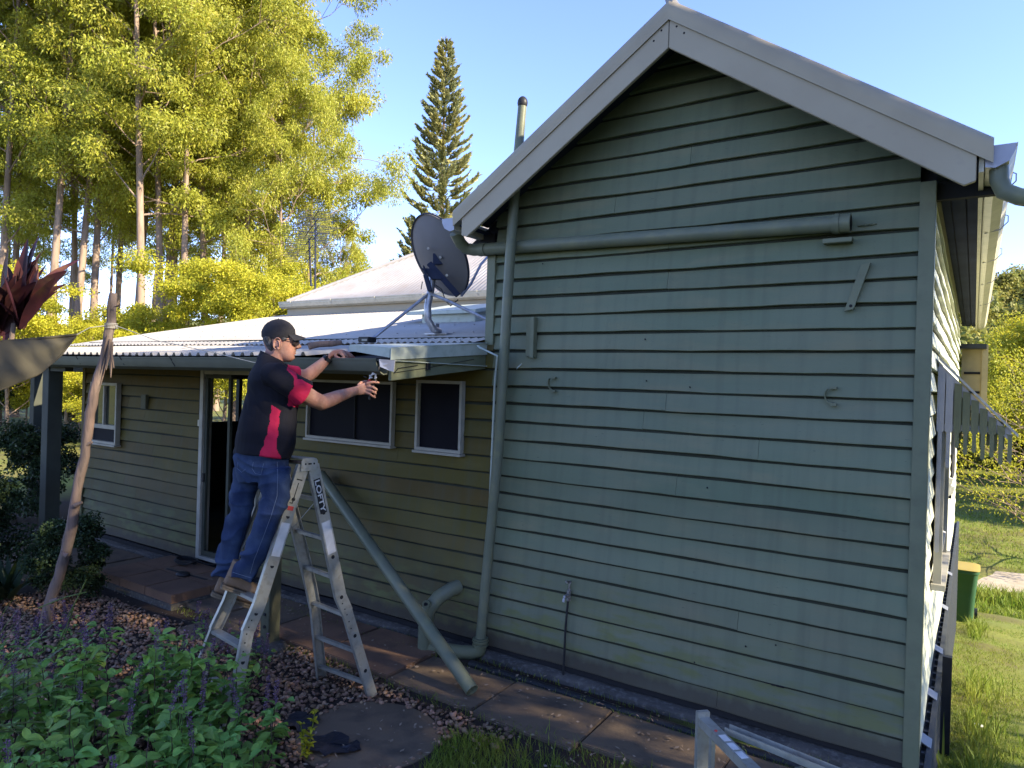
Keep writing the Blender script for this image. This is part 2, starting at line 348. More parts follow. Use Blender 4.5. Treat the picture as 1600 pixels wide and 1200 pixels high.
# ================================================================ THE HOUSE
XR = -.25; XL = -3.26; XE = -9.78; RIDX = -1.67; RIDZ = 4.62; SL = .675
house = thing('weatherboard_house', 'sage green weatherboard house with white iron roofs and low lean-to', 'house', (-4, 0, 0))
def weatherboards(name, org, u, nrm, u0, u1, z0, z1, pitch, m, parent, lim=None, holes=(), seed=1, seg=.14, endmat=None):
    """overlapping bevelled boards: each has a sloping face, a thick rounded lower lip and an underside"""
    r = np.random.default_rng(seed); org = np.array(org, float); u = np.array(u, float); nrm = np.array(nrm, float)
    V = []; F = []; z = z0; k = 0
    while z < z1-.02:
        h = pitch*(1+r.uniform(-.05, .05)); zt = min(z+h, z1)
        a, b = u0, u1
        if lim: a2, b2 = lim(z); a, b = max(a, a2), min(b, b2)
        if b-a < .05: z = zt; continue
        spans = [(a, b)]
        for (ha, hb, hz0, hz1) in holes:
            if zt-.02 > hz0 and z+.02 < hz1:
                ns = []
                for (p, q) in spans:
                    if p < ha: ns.append((p, min(q, ha)))
                    if q > hb: ns.append((max(p, hb), q))
                spans = ns
        # a butt joint now and then
        sp2 = []
        for (p, q) in spans:
            if q-p > 2.2 and r.random() < .35:
                j = r.uniform(p+.8, q-.8); sp2 += [(p, j-.001), (j+.001, q)]
            else: sp2.append((p, q))
        ph = r.uniform(0, 9); out = .037+r.uniform(-.002, .003)
        for (p, q) in sp2:
            n = max(2, int((q-p)/seg)+1); us = np.linspace(p, q, n); dj = r.uniform(-.0025, .0025)
            wob = .0042*np.sin(us*2.1+ph)+.0022*np.sin(us*6.3+ph*2)+.0012*np.sin(us*15+ph*3)+dj
            wo = .004*np.sin(us*1.7+ph*3)+.002*np.sin(us*5.1+ph)
            prof = [(-.002, 0), (out*.82, 0), (out, .0035), (out*.985, .010), (.0158, (zt-z)-.0175), (.006, (zt-z)+.012)]
            base = len(V)
            for i, uu in enumerate(us):
                for (d, dz) in prof:
                    V.append(org+u*uu+nrm*(d+(wo[i] if 0 < d else 0)) + np.array([0, 0, z+dz+(wob[i] if dz < .02 else 0)]))
            m5 = len(prof)
            for i in range(n-1):
                for j in range(m5-1):
                    a0 = base+i*m5+j; F.append((a0, a0+m5, a0+m5+1, a0+1))
            for e in (base, base+(n-1)*m5):
                F.append((e, e+1, e+2, e+5)); F.append((e+2, e+3, e+4, e+5))
        z = zt; k += 1
    F4 = [f for f in F if len(set(f)) == 4]; F3 = [f for f in F if len(set(f)) == 3]
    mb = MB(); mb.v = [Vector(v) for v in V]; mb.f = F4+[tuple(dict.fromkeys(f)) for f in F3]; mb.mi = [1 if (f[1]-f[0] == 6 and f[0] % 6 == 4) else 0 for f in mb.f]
    return mb.build(name, [m, MT['lap_shade_grime']], parent, recalc=False)
def gl(z):   # gable limits
    hw = (RIDZ-.06-z)/SL; return RIDX-hw, RIDX+hw
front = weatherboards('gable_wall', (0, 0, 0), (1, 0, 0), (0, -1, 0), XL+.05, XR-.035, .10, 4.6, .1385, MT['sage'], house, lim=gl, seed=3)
front['label'] = 'sage green weatherboard gable wall'
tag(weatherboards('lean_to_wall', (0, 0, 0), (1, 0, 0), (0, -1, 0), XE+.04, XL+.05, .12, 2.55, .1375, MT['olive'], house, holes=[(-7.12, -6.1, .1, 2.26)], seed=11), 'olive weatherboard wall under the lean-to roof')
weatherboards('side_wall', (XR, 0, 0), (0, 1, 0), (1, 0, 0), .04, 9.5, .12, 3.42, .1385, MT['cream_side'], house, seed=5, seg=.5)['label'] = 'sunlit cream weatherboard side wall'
# backing walls, end walls, floor so that the house is a closed solid
b = MB()
b.box((XL+.02, .012, .12), (XR-.02, .06, 3.3)); b.box((XR-.06, .07, .12), (XR-.012, 9.5, 3.42))
b.box((XL, .012, .15), (XL+.019, 9.5, 3.4)); b.prism([(gl(3.3)[0], .012, 3.302), (gl(3.3)[1], .012, 3.302), (RIDX, .012, RIDZ-.08)], (0, .05, 0))
b.box((XE+.02, .012, .12), (-7.12, .06, 2.5)); b.box((-6.1, .012, .12), (XL-.004, .06, 2.5)); b.box((-7.12, .012, 2.26), (-6.1, .06, 2.5))
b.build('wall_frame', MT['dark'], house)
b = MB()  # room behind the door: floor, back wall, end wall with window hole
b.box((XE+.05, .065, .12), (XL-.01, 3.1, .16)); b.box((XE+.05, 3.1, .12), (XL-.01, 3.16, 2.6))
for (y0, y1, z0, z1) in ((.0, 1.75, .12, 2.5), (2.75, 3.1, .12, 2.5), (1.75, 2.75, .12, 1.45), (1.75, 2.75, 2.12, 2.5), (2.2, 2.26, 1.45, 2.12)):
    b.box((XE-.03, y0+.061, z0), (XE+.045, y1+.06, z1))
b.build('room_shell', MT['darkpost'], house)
# corner boards
b = MB(); b.box((XR-.035, -.045, .08), (XR+.045, .035, 3.40)); b.build('corner_board', MT['trim'], house, bevel=.003)
b = MB(); b.box((XL-.03, -.045, 2.49), (XL+.05, .035, 3.24)); b.build('corner_board', MT['trim'], house, bevel=.003)
b = MB(); b.box((XE-.035, -.045, .1), (XE+.04, .03, 2.4)); b.build('corner_board', MT['olive'], house, bevel=.003)
# base plate shadow gap and footing
b = MB(); b.box((XE, -.012, .055), (XR, .05, .099)); b.build('bottom_plate', MT['dark'], house)
# concrete footing with ragged edge
fb = MB(); xs = np.linspace(XE-.05, XR+.02, 150)
prof = [(-.10, -.15), (-.105, .03), (-.085, .048), (.05, .05), (.05, -.15)]
rr = np.random.default_rng(2)
fb.loft([[(x, p[0]+rr.uniform(-.006, .006), p[1]+rr.uniform(-.005, .005)) for p in prof] for x in xs]); fb.build('footing', MT['concrete'], house, smooth=True, auto=50)
# ---- gable roof
yF, yB = -.37, 9.9
def rz(x, off=0): return RIDZ+off-abs(x-RIDX)*SL
for s, xe in ((1, .06), (-1, -3.355)):
    b = MB()
    n = 60 if s == 1 else 2
    b.prism([(RIDX, yF+.02, rz(RIDX, 0)), (xe, yF+.02, rz(xe, 0)), (xe, yF+.02, rz(xe, -.025)), (RIDX, yF+.02, rz(RIDX, -.025))], (0, yB-yF, 0))
    b.build('roof', MT['zinc2'], house)
# barge boards and rounded cappings
for s, xe in ((1, -.02), (-1, -3.285)):
    b = MB(); d = .245
    b.prism([(RIDX+s*.002, yF, rz(RIDX, -.03)), (xe, yF, rz(xe, -.03)), (xe, yF, rz(xe, -.03)-d+.05), (xe-s*.05, yF, rz(xe-s*.05, -.03)-d), (RIDX+s*.002, yF, rz(RIDX, -.03)-d)], (0, -.028, 0))
    bo = b.build('barge_board', MT['barge'], house, bevel=.003)
    for kk in range(2):
        q = MB(); xx = RIDX+s*(.05+.05*kk); q.ell((xx, yF-.029, rz(xx)-.12-.02*kk), ((.007, 0, 0), (0, .002, 0), (0, 0, .007)), n=8, m=4); q.build('nail_head', MT['dark'], bo)
    # capping profile swept along the slope: vertical leg then quarter roll
    x2 = .05 if s == 1 else -3.36
    prof = [(-.034, -.10), (-.040, -.10), (-.044, -.05), (-.050, -.012), (-.045, .012), (-.030, .028), (-.005, .036), (.10, .040), (.10, .030), (0, .02), (-.03, .0)]
    b = MB(); rings = []
    for x in np.linspace(RIDX, x2, 9):
        rings.append([(x, yF+p[0], rz(x)+p[1]+.0) for p in prof])
    b.loft(rings); b.build('barge_capping', MT['bargecap'], house, smooth=True, auto=35)
# ridge cap
b = MB(); b.tube([(RIDX, yF-.04, RIDZ+.03), (RIDX, yB, RIDZ+.03)], .03, 8); b.build('ridge_capping', MT['zinc2'], house, smooth=True)
# eave soffit boards right, with battens
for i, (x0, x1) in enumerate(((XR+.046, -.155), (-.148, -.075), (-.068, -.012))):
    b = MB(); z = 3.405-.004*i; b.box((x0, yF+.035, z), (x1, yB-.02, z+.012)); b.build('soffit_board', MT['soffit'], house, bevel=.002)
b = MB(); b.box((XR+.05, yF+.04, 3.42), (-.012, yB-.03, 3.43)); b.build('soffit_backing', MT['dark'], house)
b = MB(); b.box((-.010, yF+.001, 3.33), (.012, yB-.01, 3.452)); b.build('fascia', MT['cream'], house)
for x0, x1 in ((-3.35, XL-.035),):
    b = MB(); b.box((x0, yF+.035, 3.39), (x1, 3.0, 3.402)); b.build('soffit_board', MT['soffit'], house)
# underside lining of front overhang
for s in (1, -1):
    xe = -.02 if s == 1 else -3.32
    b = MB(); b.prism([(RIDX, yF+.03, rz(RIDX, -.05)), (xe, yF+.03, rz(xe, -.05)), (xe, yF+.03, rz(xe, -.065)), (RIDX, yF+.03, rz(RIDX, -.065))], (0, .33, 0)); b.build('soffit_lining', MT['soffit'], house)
# gutters of the gable wing : quad profile swept in y, with end plate
def gutter(name, x0, s, z, y0, y1, m, parent, w=.125, h=.10):
    pr = [(0, 0), (0, -h), (.35*w, -h-.008), (.8*w, -h+.02), (w, -.03), (w, .0), (w+.008, .004), (w+.008, -.006), (w-.006, -.03), (.78*w, -h+.028), (.33*w, -h), (.006, -h+.01), (.006, 0)]
    b = MB(); b.loft([[(x0+s*p[0], y, z+p[1]) for p in pr] for y in (y0, y1)])
    o = b.build(name, m, parent); e = MB()
    e.prism([(x0+s*p[0], y0-.001, z+p[1]) for p in pr[:6]], (0, -.004, 0)); e.build('end_plate', MT['guttergrey'], o); return o
gutter('gutter', .016, 1, 3.455, yF+.0, yB, MT['cream'], house, w=.125, h=.105)
gutter('gutter', -3.375, -1, 3.455, yF+.0, 3.0, MT['cream'], house, w=.12, h=.095)
for y in (.2, 1.3, 2.6, 4.0, 6.0):
    b = MB(); b.tube([(.145, y, 3.46), (.165, y, 3.45), (.165, y, 3.41), (.12, y, 3.36), (.03, y, 3.34)], .004, 6); b.build('gutter_bracket', MT['guttergrey'], house)
# right downpipe offset going out to the right
b = MB(); pts = [(.075, -.31, 3.36), (.078, -.31, 3.29), (.10, -.31, 3.235), (.16, -.31, 3.20), (.60, -.33, 3.06), (1.3, -.35, 2.84), (1.36, -.35, 2.78), (1.37, -.35, 2.6), (1.37, -.35, .3)]
b.tube(pts, .043, 16); b.build('offset_downpipe', MT['greenpipe'], house, smooth=True)
# left: elbow + horizontal pipe along the wall, open end with clip at right
b = MB(); b.tube([(-3.46, -.25, 3.37), (-3.46, -.18, 3.30), (-3.445, -.125, 3.265), (-3.39, -.092, 3.255), (-3.29, -.088, 3.252), (-1.9, -.09, 3.222), (-.66, -.088, 3.195)], .048, 18)
hp = b.build('horizontal_downpipe', MT['greenpipe'], house, smooth=True)
b = MB(); b.tube([(-.73, -.09, 3.196), (-.63, -.09, 3.194)], .056, 18); b.tube([(-.715, -.09, 3.196), (-.69, -.09, 3.196)], .061, 18); b.build('pipe_socket', MT['greenpipe'], hp, smooth=True)
b = MB(); b.tube([(-.629, -.09, 3.194), (-.6285, -.09, 3.194)], .044, 18); b.build('pipe_bore', MT['dark'], hp)
b = MB(); b.box((-.78, -.10, 3.085), (-.62, -.035, 3.112)); b.build('pipe_bracket', MT['trim'], hp, bevel=.003)
b = MB(); b.tube([(-3.33, -.09, 3.252), (-3.27, -.09, 3.25)], .054, 18); b.build('pipe_socket', MT['greenpipe'], hp, smooth=True)
b = MB(); b.tube([(-.60, -.035, 3.185), (-.56, -.06, 3.185), (-.5, -.035, 3.187)], .006, 6); b.build('loose_clip', MT['trim'], house)
# vent pipe running the full height of the wall and past the roof
b = MB(); vp = [(-3.205, -.10, .17), PY(779, 700, -.15), PY(797, 400, -.185), PY(803, 318, -.185), PY(816.5, 163, -.185)]
b.tube(vp, [.040]*3+[.040, .033], 16); v_ = b.build('vent_pipe', MT['greenpipe'], house, smooth=True)
b = MB(); b.ell(vp[-1]+Vector((0, 0, .01)), ((.04, 0, 0), (0, .04, 0), (0, 0, .05)), n=14); b.build('pipe_cowl', MT['black'], v_, smooth=True)
b = MB()
for z, r_ in ((.17, .060), (.155, .066), (.14, .058), (.125, .064)): b.tube([(-3.205, -.10, z-.012), (-3.205, -.10, z)], r_, 18)
b.build('pipe_collar', MT['dirtypipe'], v_, smooth=True)
b = MB(); b.tube([(-3.205, -.10, .12), (-3.21, -.10, .07), (-3.26, -.13, .045), (-3.36, -.17, .04), (-3.62, -.24, .04)], .055, 16); b.build('drain_pipe', MT['dirtypipe'], house, smooth=True)
# soil pipe bend out of the wall
b = MB(); b.tube([(-3.50, -.02, .50), (-3.52, -.10, .49), (-3.57, -.19, .44), (-3.62, -.245, .35), (-3.64, -.26, .2), (-3.64, -.26, -.02)], .058, 18)
sp_ = b.build('soil_pipe', MT['greenpipe'], house, smooth=True)
b = MB(); b.tube([(-3.61, -.25, .40), (-3.585, -.325, .415)], .026, 14); b.tube([(-3.588, -.315, .412), (-3.583, -.33, .415)], .033, 14); b.build('inspection_cap', MT['trim'], sp_, smooth=True)
b = MB(); b.tube([(-3.583, -.331, .415), (-3.5826, -.332, .415)], .017, 12); b.build('cap_hole', MT['dark'], sp_)
# thin conduit beside the vent pipe
b = MB(); b.tube([(-3.245, -.20, 2.475), (-3.215, -.21, 2.46), PY(777, 556, -.20), PY(773, 600, -.14), PY(769, 700, -.12), PY(765, 790, -.10)], .009, 8); b.build('conduit', MT['flash'], house, smooth=True)
# ---- wall fittings
b = MB(); b.box((-2.895, -.052, 2.40), (-2.845, -.030, 2.68)); b.box((-2.84, -.085, 2.39), (-2.805, -.03, 2.70)); b.build('wall_bracket', MT['trim'], house, bevel=.003)
b = MB(); b.bar((-.548, -.045, 2.955), (-.632, -.045, 2.685), (.026, 0, .006), (0, .012, 0)); br = b.build('timber_cleat', MT['trim'], house, bevel=.002)
b = MB(); b.tube([(-.622, -.059, 2.71), (-.622, -.06, 2.71)], .009, 10); b.build('screw_hole', MT['dark'], br)
def clip(x, z):
    b = MB(); pts = [(x+.03*math.cos(a), -.045-.01*math.sin(a), z+.045*math.sin(a)) for a in np.linspace(1.1, 5.2, 9)]
    for i in range(8): b.bar(pts[i], pts[i+1], (0, .010, 0), (.003, 0, .002))
    b.box((x+.0, -.06, z+.04), (x+.035, -.036, z+.055)); b.box((x+.002, -.06, z-.06), (x+.037, -.036, z-.045))
    b.build('saddle_clip', MT['trim'], house, smooth=True)
clip(-2.655, 2.195); clip(-.72, 2.175)
b = MB(); b.bar((-2.975, -.04, 2.31), (-2.935, -.04, 2.34), (.005, 0, .010), (0, .004, 0)); b.build('metal_tag', MT['flash'], house)
# bore holes / knots
b = MB()
for (px, py) in ((848, 412), (1010, 595), (1078, 605), (1105, 762), (1165, 1010), (1212, 1008), (1085, 1035), (1293, 1008), (1350, 955), (1008, 530)):
    q = PY(px, py, -.034); b.ell(q, ((.006, 0, 0), (0, .003, 0), (0, 0, .006)), n=7, m=4)
b.build('nail_holes', MT['dark'], house)['kind'] = 'stuff'
# rotten patch on a low board
b = MB(); q = PY(1212, 1070, -.030); rr = np.random.default_rng(5)
for i in range(14): b.ell(q+Vector((rr.uniform(-.06, .05), 0, rr.uniform(-.006, .006))), ((.016, 0, 0), (0, .004, 0), (0, 0, .005)), n=7, m=4)
b.build('rotten_patch', MT['dark'], house)
# tap + hose pipe up the wall
tp = thing('garden_tap', 'dark brass garden tap on a thin riser against the green wall', 'tap', (-2.47, -.06, .03))
b = MB(); b.tube([(-2.475, -.06, .04), (-2.47, -.055, .4), (-2.455, -.055, .62)], .0085, 8); b.build('riser_pipe', MT['black'], tp, smooth=True)
b = MB(); b.tube([(-2.455, -.05, .60), (-2.45, -.055, .68)], .016, 10); b.tube([(-2.452, -.05, .65), (-2.45, -.12, .645), (-2.45, -.135, .61)], .011, 8); b.tube([(-2.452, -.05, .66), (-2.45, -.05, .745)], .008, 8); b.build('tap_body', MT['snips'], tp, smooth=True)
b = MB(); b.bar((-2.475, -.07, .742), (-2.425, -.07, .742), (0, .006, 0), (0, 0, .005)); b.bar((-2.45, -.095, .742), (-2.45, -.045, .742), (.006, 0, 0), (0, 0, .005)); b.build('tap_handle', MT['snips'], tp)

# ---- lean-to roof (corrugated) --------------------------------------------
def sheet(name, x0, x1, y0, z0, y1, z1, pitch, amp, m, parent, kind='sine', rows=2, clipx=None, seed=0):
    n = int((x1-x0)/pitch*(8 if kind == 'sine' else 4)); xs = np.linspace(x0, x1, n+1)
    r = np.random.default_rng(seed)
    if kind == 'sine': hz = amp*np.sin(2*np.pi*xs/pitch)
    else:
        ph = np.mod(xs/pitch, 1); xs = []; hz = []
        k = int((x1-x0)/pitch)
        for i in range(k):
            xb = x0+i*pitch
            for f, h in ((0, 0), (.52, 0), (.66, amp), (.86, amp), (.9999, 0)): xs.append(xb+f*pitch); hz.append(h)
        xs = np.array(xs); hz = np.array(hz)
    V = []; nn = len(xs)
    for j in range(rows):
        t = j/(rows-1)
        for x, h in zip(xs, hz):
            tt = t
            if clipx is not None: tt = t*clipx(x)
            V.append((x, y0+(y1-y0)*tt, z0+(z1-z0)*tt+h+.004*math.sin(x*1.3+tt*5)))
    # lower layer for real sheet thickness
    V2 = [(a, b_, c-.0018) for a, b_, c in V]; V = V+V2; o = nn*rows; F = []
    for j in range(rows-1):
        for i in range(nn-1):
            a = j*nn+i; F.append((a, a+1, a+nn+1, a+nn)); F.append((o+a, o+a+nn, o+a+nn+1, o+a+1))
    for i in range(nn-1): F.append((i, o+i, o+i+1, i+1))
    return np_mesh(name, V, F, m, parent, smooth=(kind == 'sine'))
RS = .212
def rfz(y): return 2.505+(y+.2)*RS
lr = sheet('lean_to_roof', -9.95, XL-.035, -.2, 2.505, 3.25, rfz(3.25), .076, .0085, MT['zinc'], house, rows=4)
b = MB()
for y in (-.13, .35, .95, 1.6, 2.3):
    x = -9.85
    while x < -3.35: b.ell((x, y+random.uniform(-.015, .015), rfz(y)+.012), ((.008, 0, 0), (0, .008, 0), (0, 0, .006)), n=6, m=3); x += .228
b.build('roof_screws', MT['steel'], lr)['kind'] = 'stuff'
strip = sheet('awning_roof', -13.0, -4.02, -1.22, 2.345, -.16, 2.345+1.06*.118, .118, .026, MT['zinc'], house, kind='trim')
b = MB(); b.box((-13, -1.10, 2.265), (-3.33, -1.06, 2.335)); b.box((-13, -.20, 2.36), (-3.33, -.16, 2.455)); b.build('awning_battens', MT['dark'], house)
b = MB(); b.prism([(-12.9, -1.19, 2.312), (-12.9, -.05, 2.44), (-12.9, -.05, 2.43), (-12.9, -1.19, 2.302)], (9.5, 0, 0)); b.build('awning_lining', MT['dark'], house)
# awning gutter along its front
def gutx(name, x0, x1, y, z, m, parent, w=.11, h=.10):
    pr = [(0, 0), (0, -h), (-.35*w, -h-.006), (-.8*w, -h+.018), (-w, -.03), (-w, 0), (-w-.006, .004), (-w-.006, -.006), (-w+.006, -.03), (-.78*w, -h+.026), (-.33*w, -h+.002), (-.006, -h+.008), (-.006, 0)]
    b = MB(); b.loft([[(x, y+p[0], z+p[1]+.004*math.sin(x*1.1)) for p in pr] for x in np.linspace(x0, x1, 14)])
    return b.build(name, m, parent, smooth=True, auto=30)
ag = gutx('awning_gutter', -13.0, PY(590, 558, -1.22).x, -1.12, 2.325, MT['gutter'], house)
x = -12.3
while x < -5.0:
    b = MB(); b.bar((x, -1.238, 2.325), (x+.035, -1.21, 2.25), (.008, 0, 0), (0, .003, 0)); b.build('gutter_strap', MT['dark'], ag); x += .82
# gutter end piece (pale grey) at the cut end
b = MB(); b.prism([PY(592, 561, -1.22), PY(617, 563, -1.18), PY(615, 581, -1.18), PY(608, 579, -1.19), PY(594, 573, -1.22)], (0, .004, 0)); b.build('gutter_offcut', MT['guttergrey'], house)
# front flashing piece, side flashing and green barge rafter at the right end of the awning
b = MB(); b.prism([(-3.62, -1.19, 2.42), (-3.285, -1.14, 2.402), (-3.285, -1.14, 2.34), (-3.62, -1.19, 2.385)], (0, .006, 0))
b.prism([(-3.62, -1.185, 2.421), (-3.28, -1.13, 2.404), (-3.262, -.02, 2.506), (-3.62, -.02, 2.51)], (0, 0, .006)); b.build('corner_flashing', MT['flash'], house)
b = MB(); b.prism([(-3.278, -1.14, 2.402), (-3.278, -.03, 2.505), (-3.278, -.03, 2.415), (-3.278, -1.14, 2.325)], (.006, 0, 0)); b.box((-3.279, -1.13, 2.318), (-3.262, -.04, 2.324))
b.v = [v if v.z > 2.3181 or v.z < 2.30 else v for v in b.v]; fl = b.build('side_flashing', MT['flash'], house)
b = MB(); b.prism([(-3.31, -1.12, 2.322), (-3.31, -.035, 2.412), (-3.31, -.035, 2.300), (-3.31, -1.12, 2.185)], (.028, 0, 0)); rf_ = b.build('barge_rafter', MT['trim'], house, bevel=.002)
b = MB(); b.tube([(-3.277, -1.10, 2.235), (-3.277, -1.06, 2.27), (-3.277, -.9, 2.292), (-3.277, -.86, 2.30)], .003, 6); b.tube([(-3.277, -1.09, 2.24), (-3.277, -.75, 2.285), (-3.277, -.2, 2.37)], .0022, 6)
b.box((-3.281, -.77, 2.27), (-3.268, -.73, 2.33)); b.build('loose_wire', MT['dark'], rf_)
# ---- main house hip roof behind
X0, Y0, Z0, TP = -9.62, 3.05, 3.42, .63
def hipclip(x): return min(1, max(.001, (x-X0)/3.5))
sheet('main_roof', X0, 6.0 if False else -1.7, Y0, Z0, Y0+3.5, Z0+3.5*TP, .076, .0085, MT['zinc2'], house, rows=6, clipx=hipclip)
b = MB(); b.prism([(X0, Y0, Z0-.01), (X0+3.5, Y0+3.5, Z0+3.5*TP-.01), (X0, Y0+7, Z0-.01)], (.02, 0, -.02)); b.build('main_roof_side', MT['zinc2'], house)
b = MB(); b.prism([(X0+3.5, Y0+3.55, Z0+3.5*TP-.012), (-1.7, Y0+3.55, Z0+3.5*TP-.012), (-1.7, Y0+7, Z0-.01), (X0, Y0+7, Z0-.01)], (0, 0, -.02)); b.build('main_roof_back', MT['zinc2'], house)
b = MB(); n_ = 14; b.tube([(X0+3.5*i/n_, Y0+3.5*i/n_, Z0+.012+3.5*TP*i/n_) for i in range(n_+1)], .038, 8); b.tube([(X0+3.5, Y0+3.5, Z0+3.5*TP+.01), (-1.7, Y0+3.5, Z0+3.5*TP+.01)], .04, 8); b.build('hip_capping', MT['zinc2'], house, smooth=True)
mg = MB()
pr = [(0, 0), (0, -.10), (-.04, -.105), (-.10, -.08), (-.12, -.03), (-.12, .0), (-.128, .004), (-.128, -.008), (-.108, -.03), (-.095, -.07), (-.006, -.09), (-.006, 0)]
mg.loft([[(x, Y0+.02+p[0], Z0-.005+p[1]) for p in pr] for x in (X0-.10, XL-.04)]); mgo = mg.build('main_gutter', MT['cream'], house)
for x in np.arange(-9.4, -3.4, .95):
    b = MB(); b.tube([(x, Y0-.112, Z0), (x, Y0-.112, Z0-.05), (x+.05, Y0-.03, Z0-.11)], .005, 6); b.build('gutter_bracket', MT['cream'], mgo)
b = MB(); b.box((X0-.02, Y0+.025, Z0-.23), (XL-.04, Y0+.05, Z0-.02)); b.build('main_fascia', MT['barge'], house)
b = MB(); b.box((X0+.15, Y0+.2, .1), (XL-.04, Y0+6.7, Z0-.1)); b.build('main_walls', MT['cream_side'], house)
# ---- windows and door of the lean-to
def window(x0, x1, z0, z1, pane, d=.05, fw=.032, mull=None, fm=MT['frame'], label=None):
    f = MB(); y = -.036
    f.box((x0, y-d, z0), (x1, y, z0+fw)); f.box((x0, y-d, z1-fw), (x1, y, z1)); f.box((x0, y-d, z0+fw), (x0+fw, y, z1-fw)); f.box((x1-fw, y-d, z0+fw), (x1, y, z1-fw))
    wdo = MB(); wdo.box((x0+fw, y-.012, z0+fw), (x1-fw, y-.006, z1-fw)); p = wdo.build('window', pane, house)
    if label: p['label'] = label
    f.build('frame', fm, p, bevel=.002)
    s_ = MB(); s_.box((x0-.01, y-d-.018, z0-.022), (x1+.01, y+.01, z0-.002)); s_.build('sill', fm, p, bevel=.002)
    if mull:
        for mx in mull:
            q = MB(); q.box((mx-.008, y-.03, z0+fw), (mx+.008, y-.0125, z1-fw)); q.build('mullion', MT['dark'], p)
    return p
window(-3.97, -3.475, 1.60, 2.195, MT['screen'], fw=.026, label='small upright window with dark fly screen')
window(-5.36, -4.24, 1.61, 2.17, MT['screen'], fw=.024, mull=(-4.72,), label='wide window with dark fly screen')
wl = window(-9.50, -8.84, 1.27, 2.04, MT['glass'], d=.06, label='sliding window with lower dark opening')
b = MB(); b.box((-9.46, -.085, 1.46), (-8.88, -.05, 1.51)); b.box((-9.2, -.08, 1.51), (-9.17, -.05, 2.0)); b.build('sash_rail', MT['frame'], wl)
b = MB(); b.box((-9.46, -.056, 1.305), (-8.88, -.0495, 1.46)); b.build('lower_opening', MT['dark'], wl)
dr = MB(); dr.box((-7.12, -.075, .16), (-7.06, .04, 2.25)); dr.box((-6.16, -.075, .16), (-6.10, .04, 2.25)); dr.box((-7.06, -.07, 2.19), (-6.16, .035, 2.245)); dr.box((-7.06, -.075, .155), (-6.16, .035, .19))
d_ = dr.build('door_frame', MT['frame'], house, bevel=.002)
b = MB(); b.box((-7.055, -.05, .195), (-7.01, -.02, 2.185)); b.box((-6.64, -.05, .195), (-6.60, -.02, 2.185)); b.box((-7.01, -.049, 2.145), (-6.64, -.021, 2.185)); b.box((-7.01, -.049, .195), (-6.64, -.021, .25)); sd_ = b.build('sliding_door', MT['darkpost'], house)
b = MB(); b.box((-7.045, -.07, 1.0), (-7.02, -.051, 1.10)); b.build('handle', MT['black'], sd_)
# small fittings on the lean-to wall
b = MB(); q = PY(228, 627, -.04); b.box((q.x-.055, -.075, q.z-.09), (q.x+.055, -.035, q.z+.08)); b.build('intercom_box', MT['timber'], house, bevel=.004)
b = MB(); q = PY(313, 661, -.04); b.box((q.x-.04, -.05, q.z-.035), (q.x+.04, -.035, q.z+.035)); b.box((q.x-.008, -.056, q.z-.008), (q.x+.008, -.05, q.z+.008)); b.build('light_switch', MT['cream'], house, bevel=.003)
b = MB(); q = PY(226, 570, -.12); b.box((q.x-.28, -.16, q.z-.03), (q.x+.18, -.036, q.z+.02)); b.build('wall_lamp', MT['guttergrey'], house, bevel=.01)
b = MB(); q = PY(316, 600, -.04); b.box((q.x-.02, -.06, 1.75), (q.x+.02, -.035, 2.25)); b.build('cover_strip', MT['dark'], house)
b = MB(); b.box((-9.8, -1.11, 2.14), (-3.33, -.045, 2.15)) if False else None
# verandah posts and beam at the left end
for (px, X_, Y_, wd) in ((80, None, -1.0, .072), (56, None, .35, .070)):
    q = PY(px, 690, Y_); b = MB(); b.box((q.x-wd, Y_-wd, -.05), (q.x+wd, Y_+wd, 2.26)); b.build('verandah_post', MT['darkpost'], house, bevel=.004)
b = MB(); b.box((-13, .28, 2.16), (-9.83, .40, 2.33)); b.box((-12.9, -1.06, 2.17), (-8.0, -.98, 2.26)); b.build('verandah_beam', MT['darkpost'], house)
# ---- right side: window hood, sign boxes, skirting, ant caps, rear verandah
hd = MB(); xa, xb, za, zb, ya, yb = XR+.045, .215, 2.44, 1.975, 1.0, 2.3
hd.prism([(xa, ya-.05, za+.02), (xb+.03, ya-.05, zb-.015), (xb+.03, ya-.05, zb-.035), (xa, ya-.05, za)], (0, yb-ya+.1, 0)); hood = hd.build('window_hood', MT['hood_metal'], house)
for yy in (ya, yb):
    b = MB()
    def hz(x): return za-.02+(x-xa)*(zb-za)/(xb-xa)
    b.prism([(xa, yy, hz(xa)), (xb, yy, hz(xb)), (xb, yy, hz(xb)-.06), (xa, yy, hz(xa)-.09)], (0, .02, 0)); b.box((xa, yy+.001, 1.96), (xb-.005, yy+.019, 2.0))
    b.build('hood_rail', MT['guttergrey'], hood)
    k = 9
    for i in range(k):
        x = xa+.018+(xb-xa-.03)*i/(k-1); low = 1.50 if i == 0 else (1.70 if i == 1 else 1.865-.03*(i % 2)-.012*i)
        if i == 0: low = 1.12
        c_ = MB(); c_.prism([(x-.0215, yy-.014, hz(x)-.01), (x+.0215, yy-.014, hz(x)-.02), (x+.0215, yy-.014, 1.955), (x+.012, yy-.014, 1.945), (x+.012, yy-.014, low+.01), (x, yy-.014, low-.0), (x-.012, yy-.014, low+.012), (x-.012, yy-.014, 1.945), (x-.0215, yy-.014, 1.955)], (0, .013, 0)); c_.build('batten', MT['trim'] if i > 1 else MT['guttergrey'], hood)
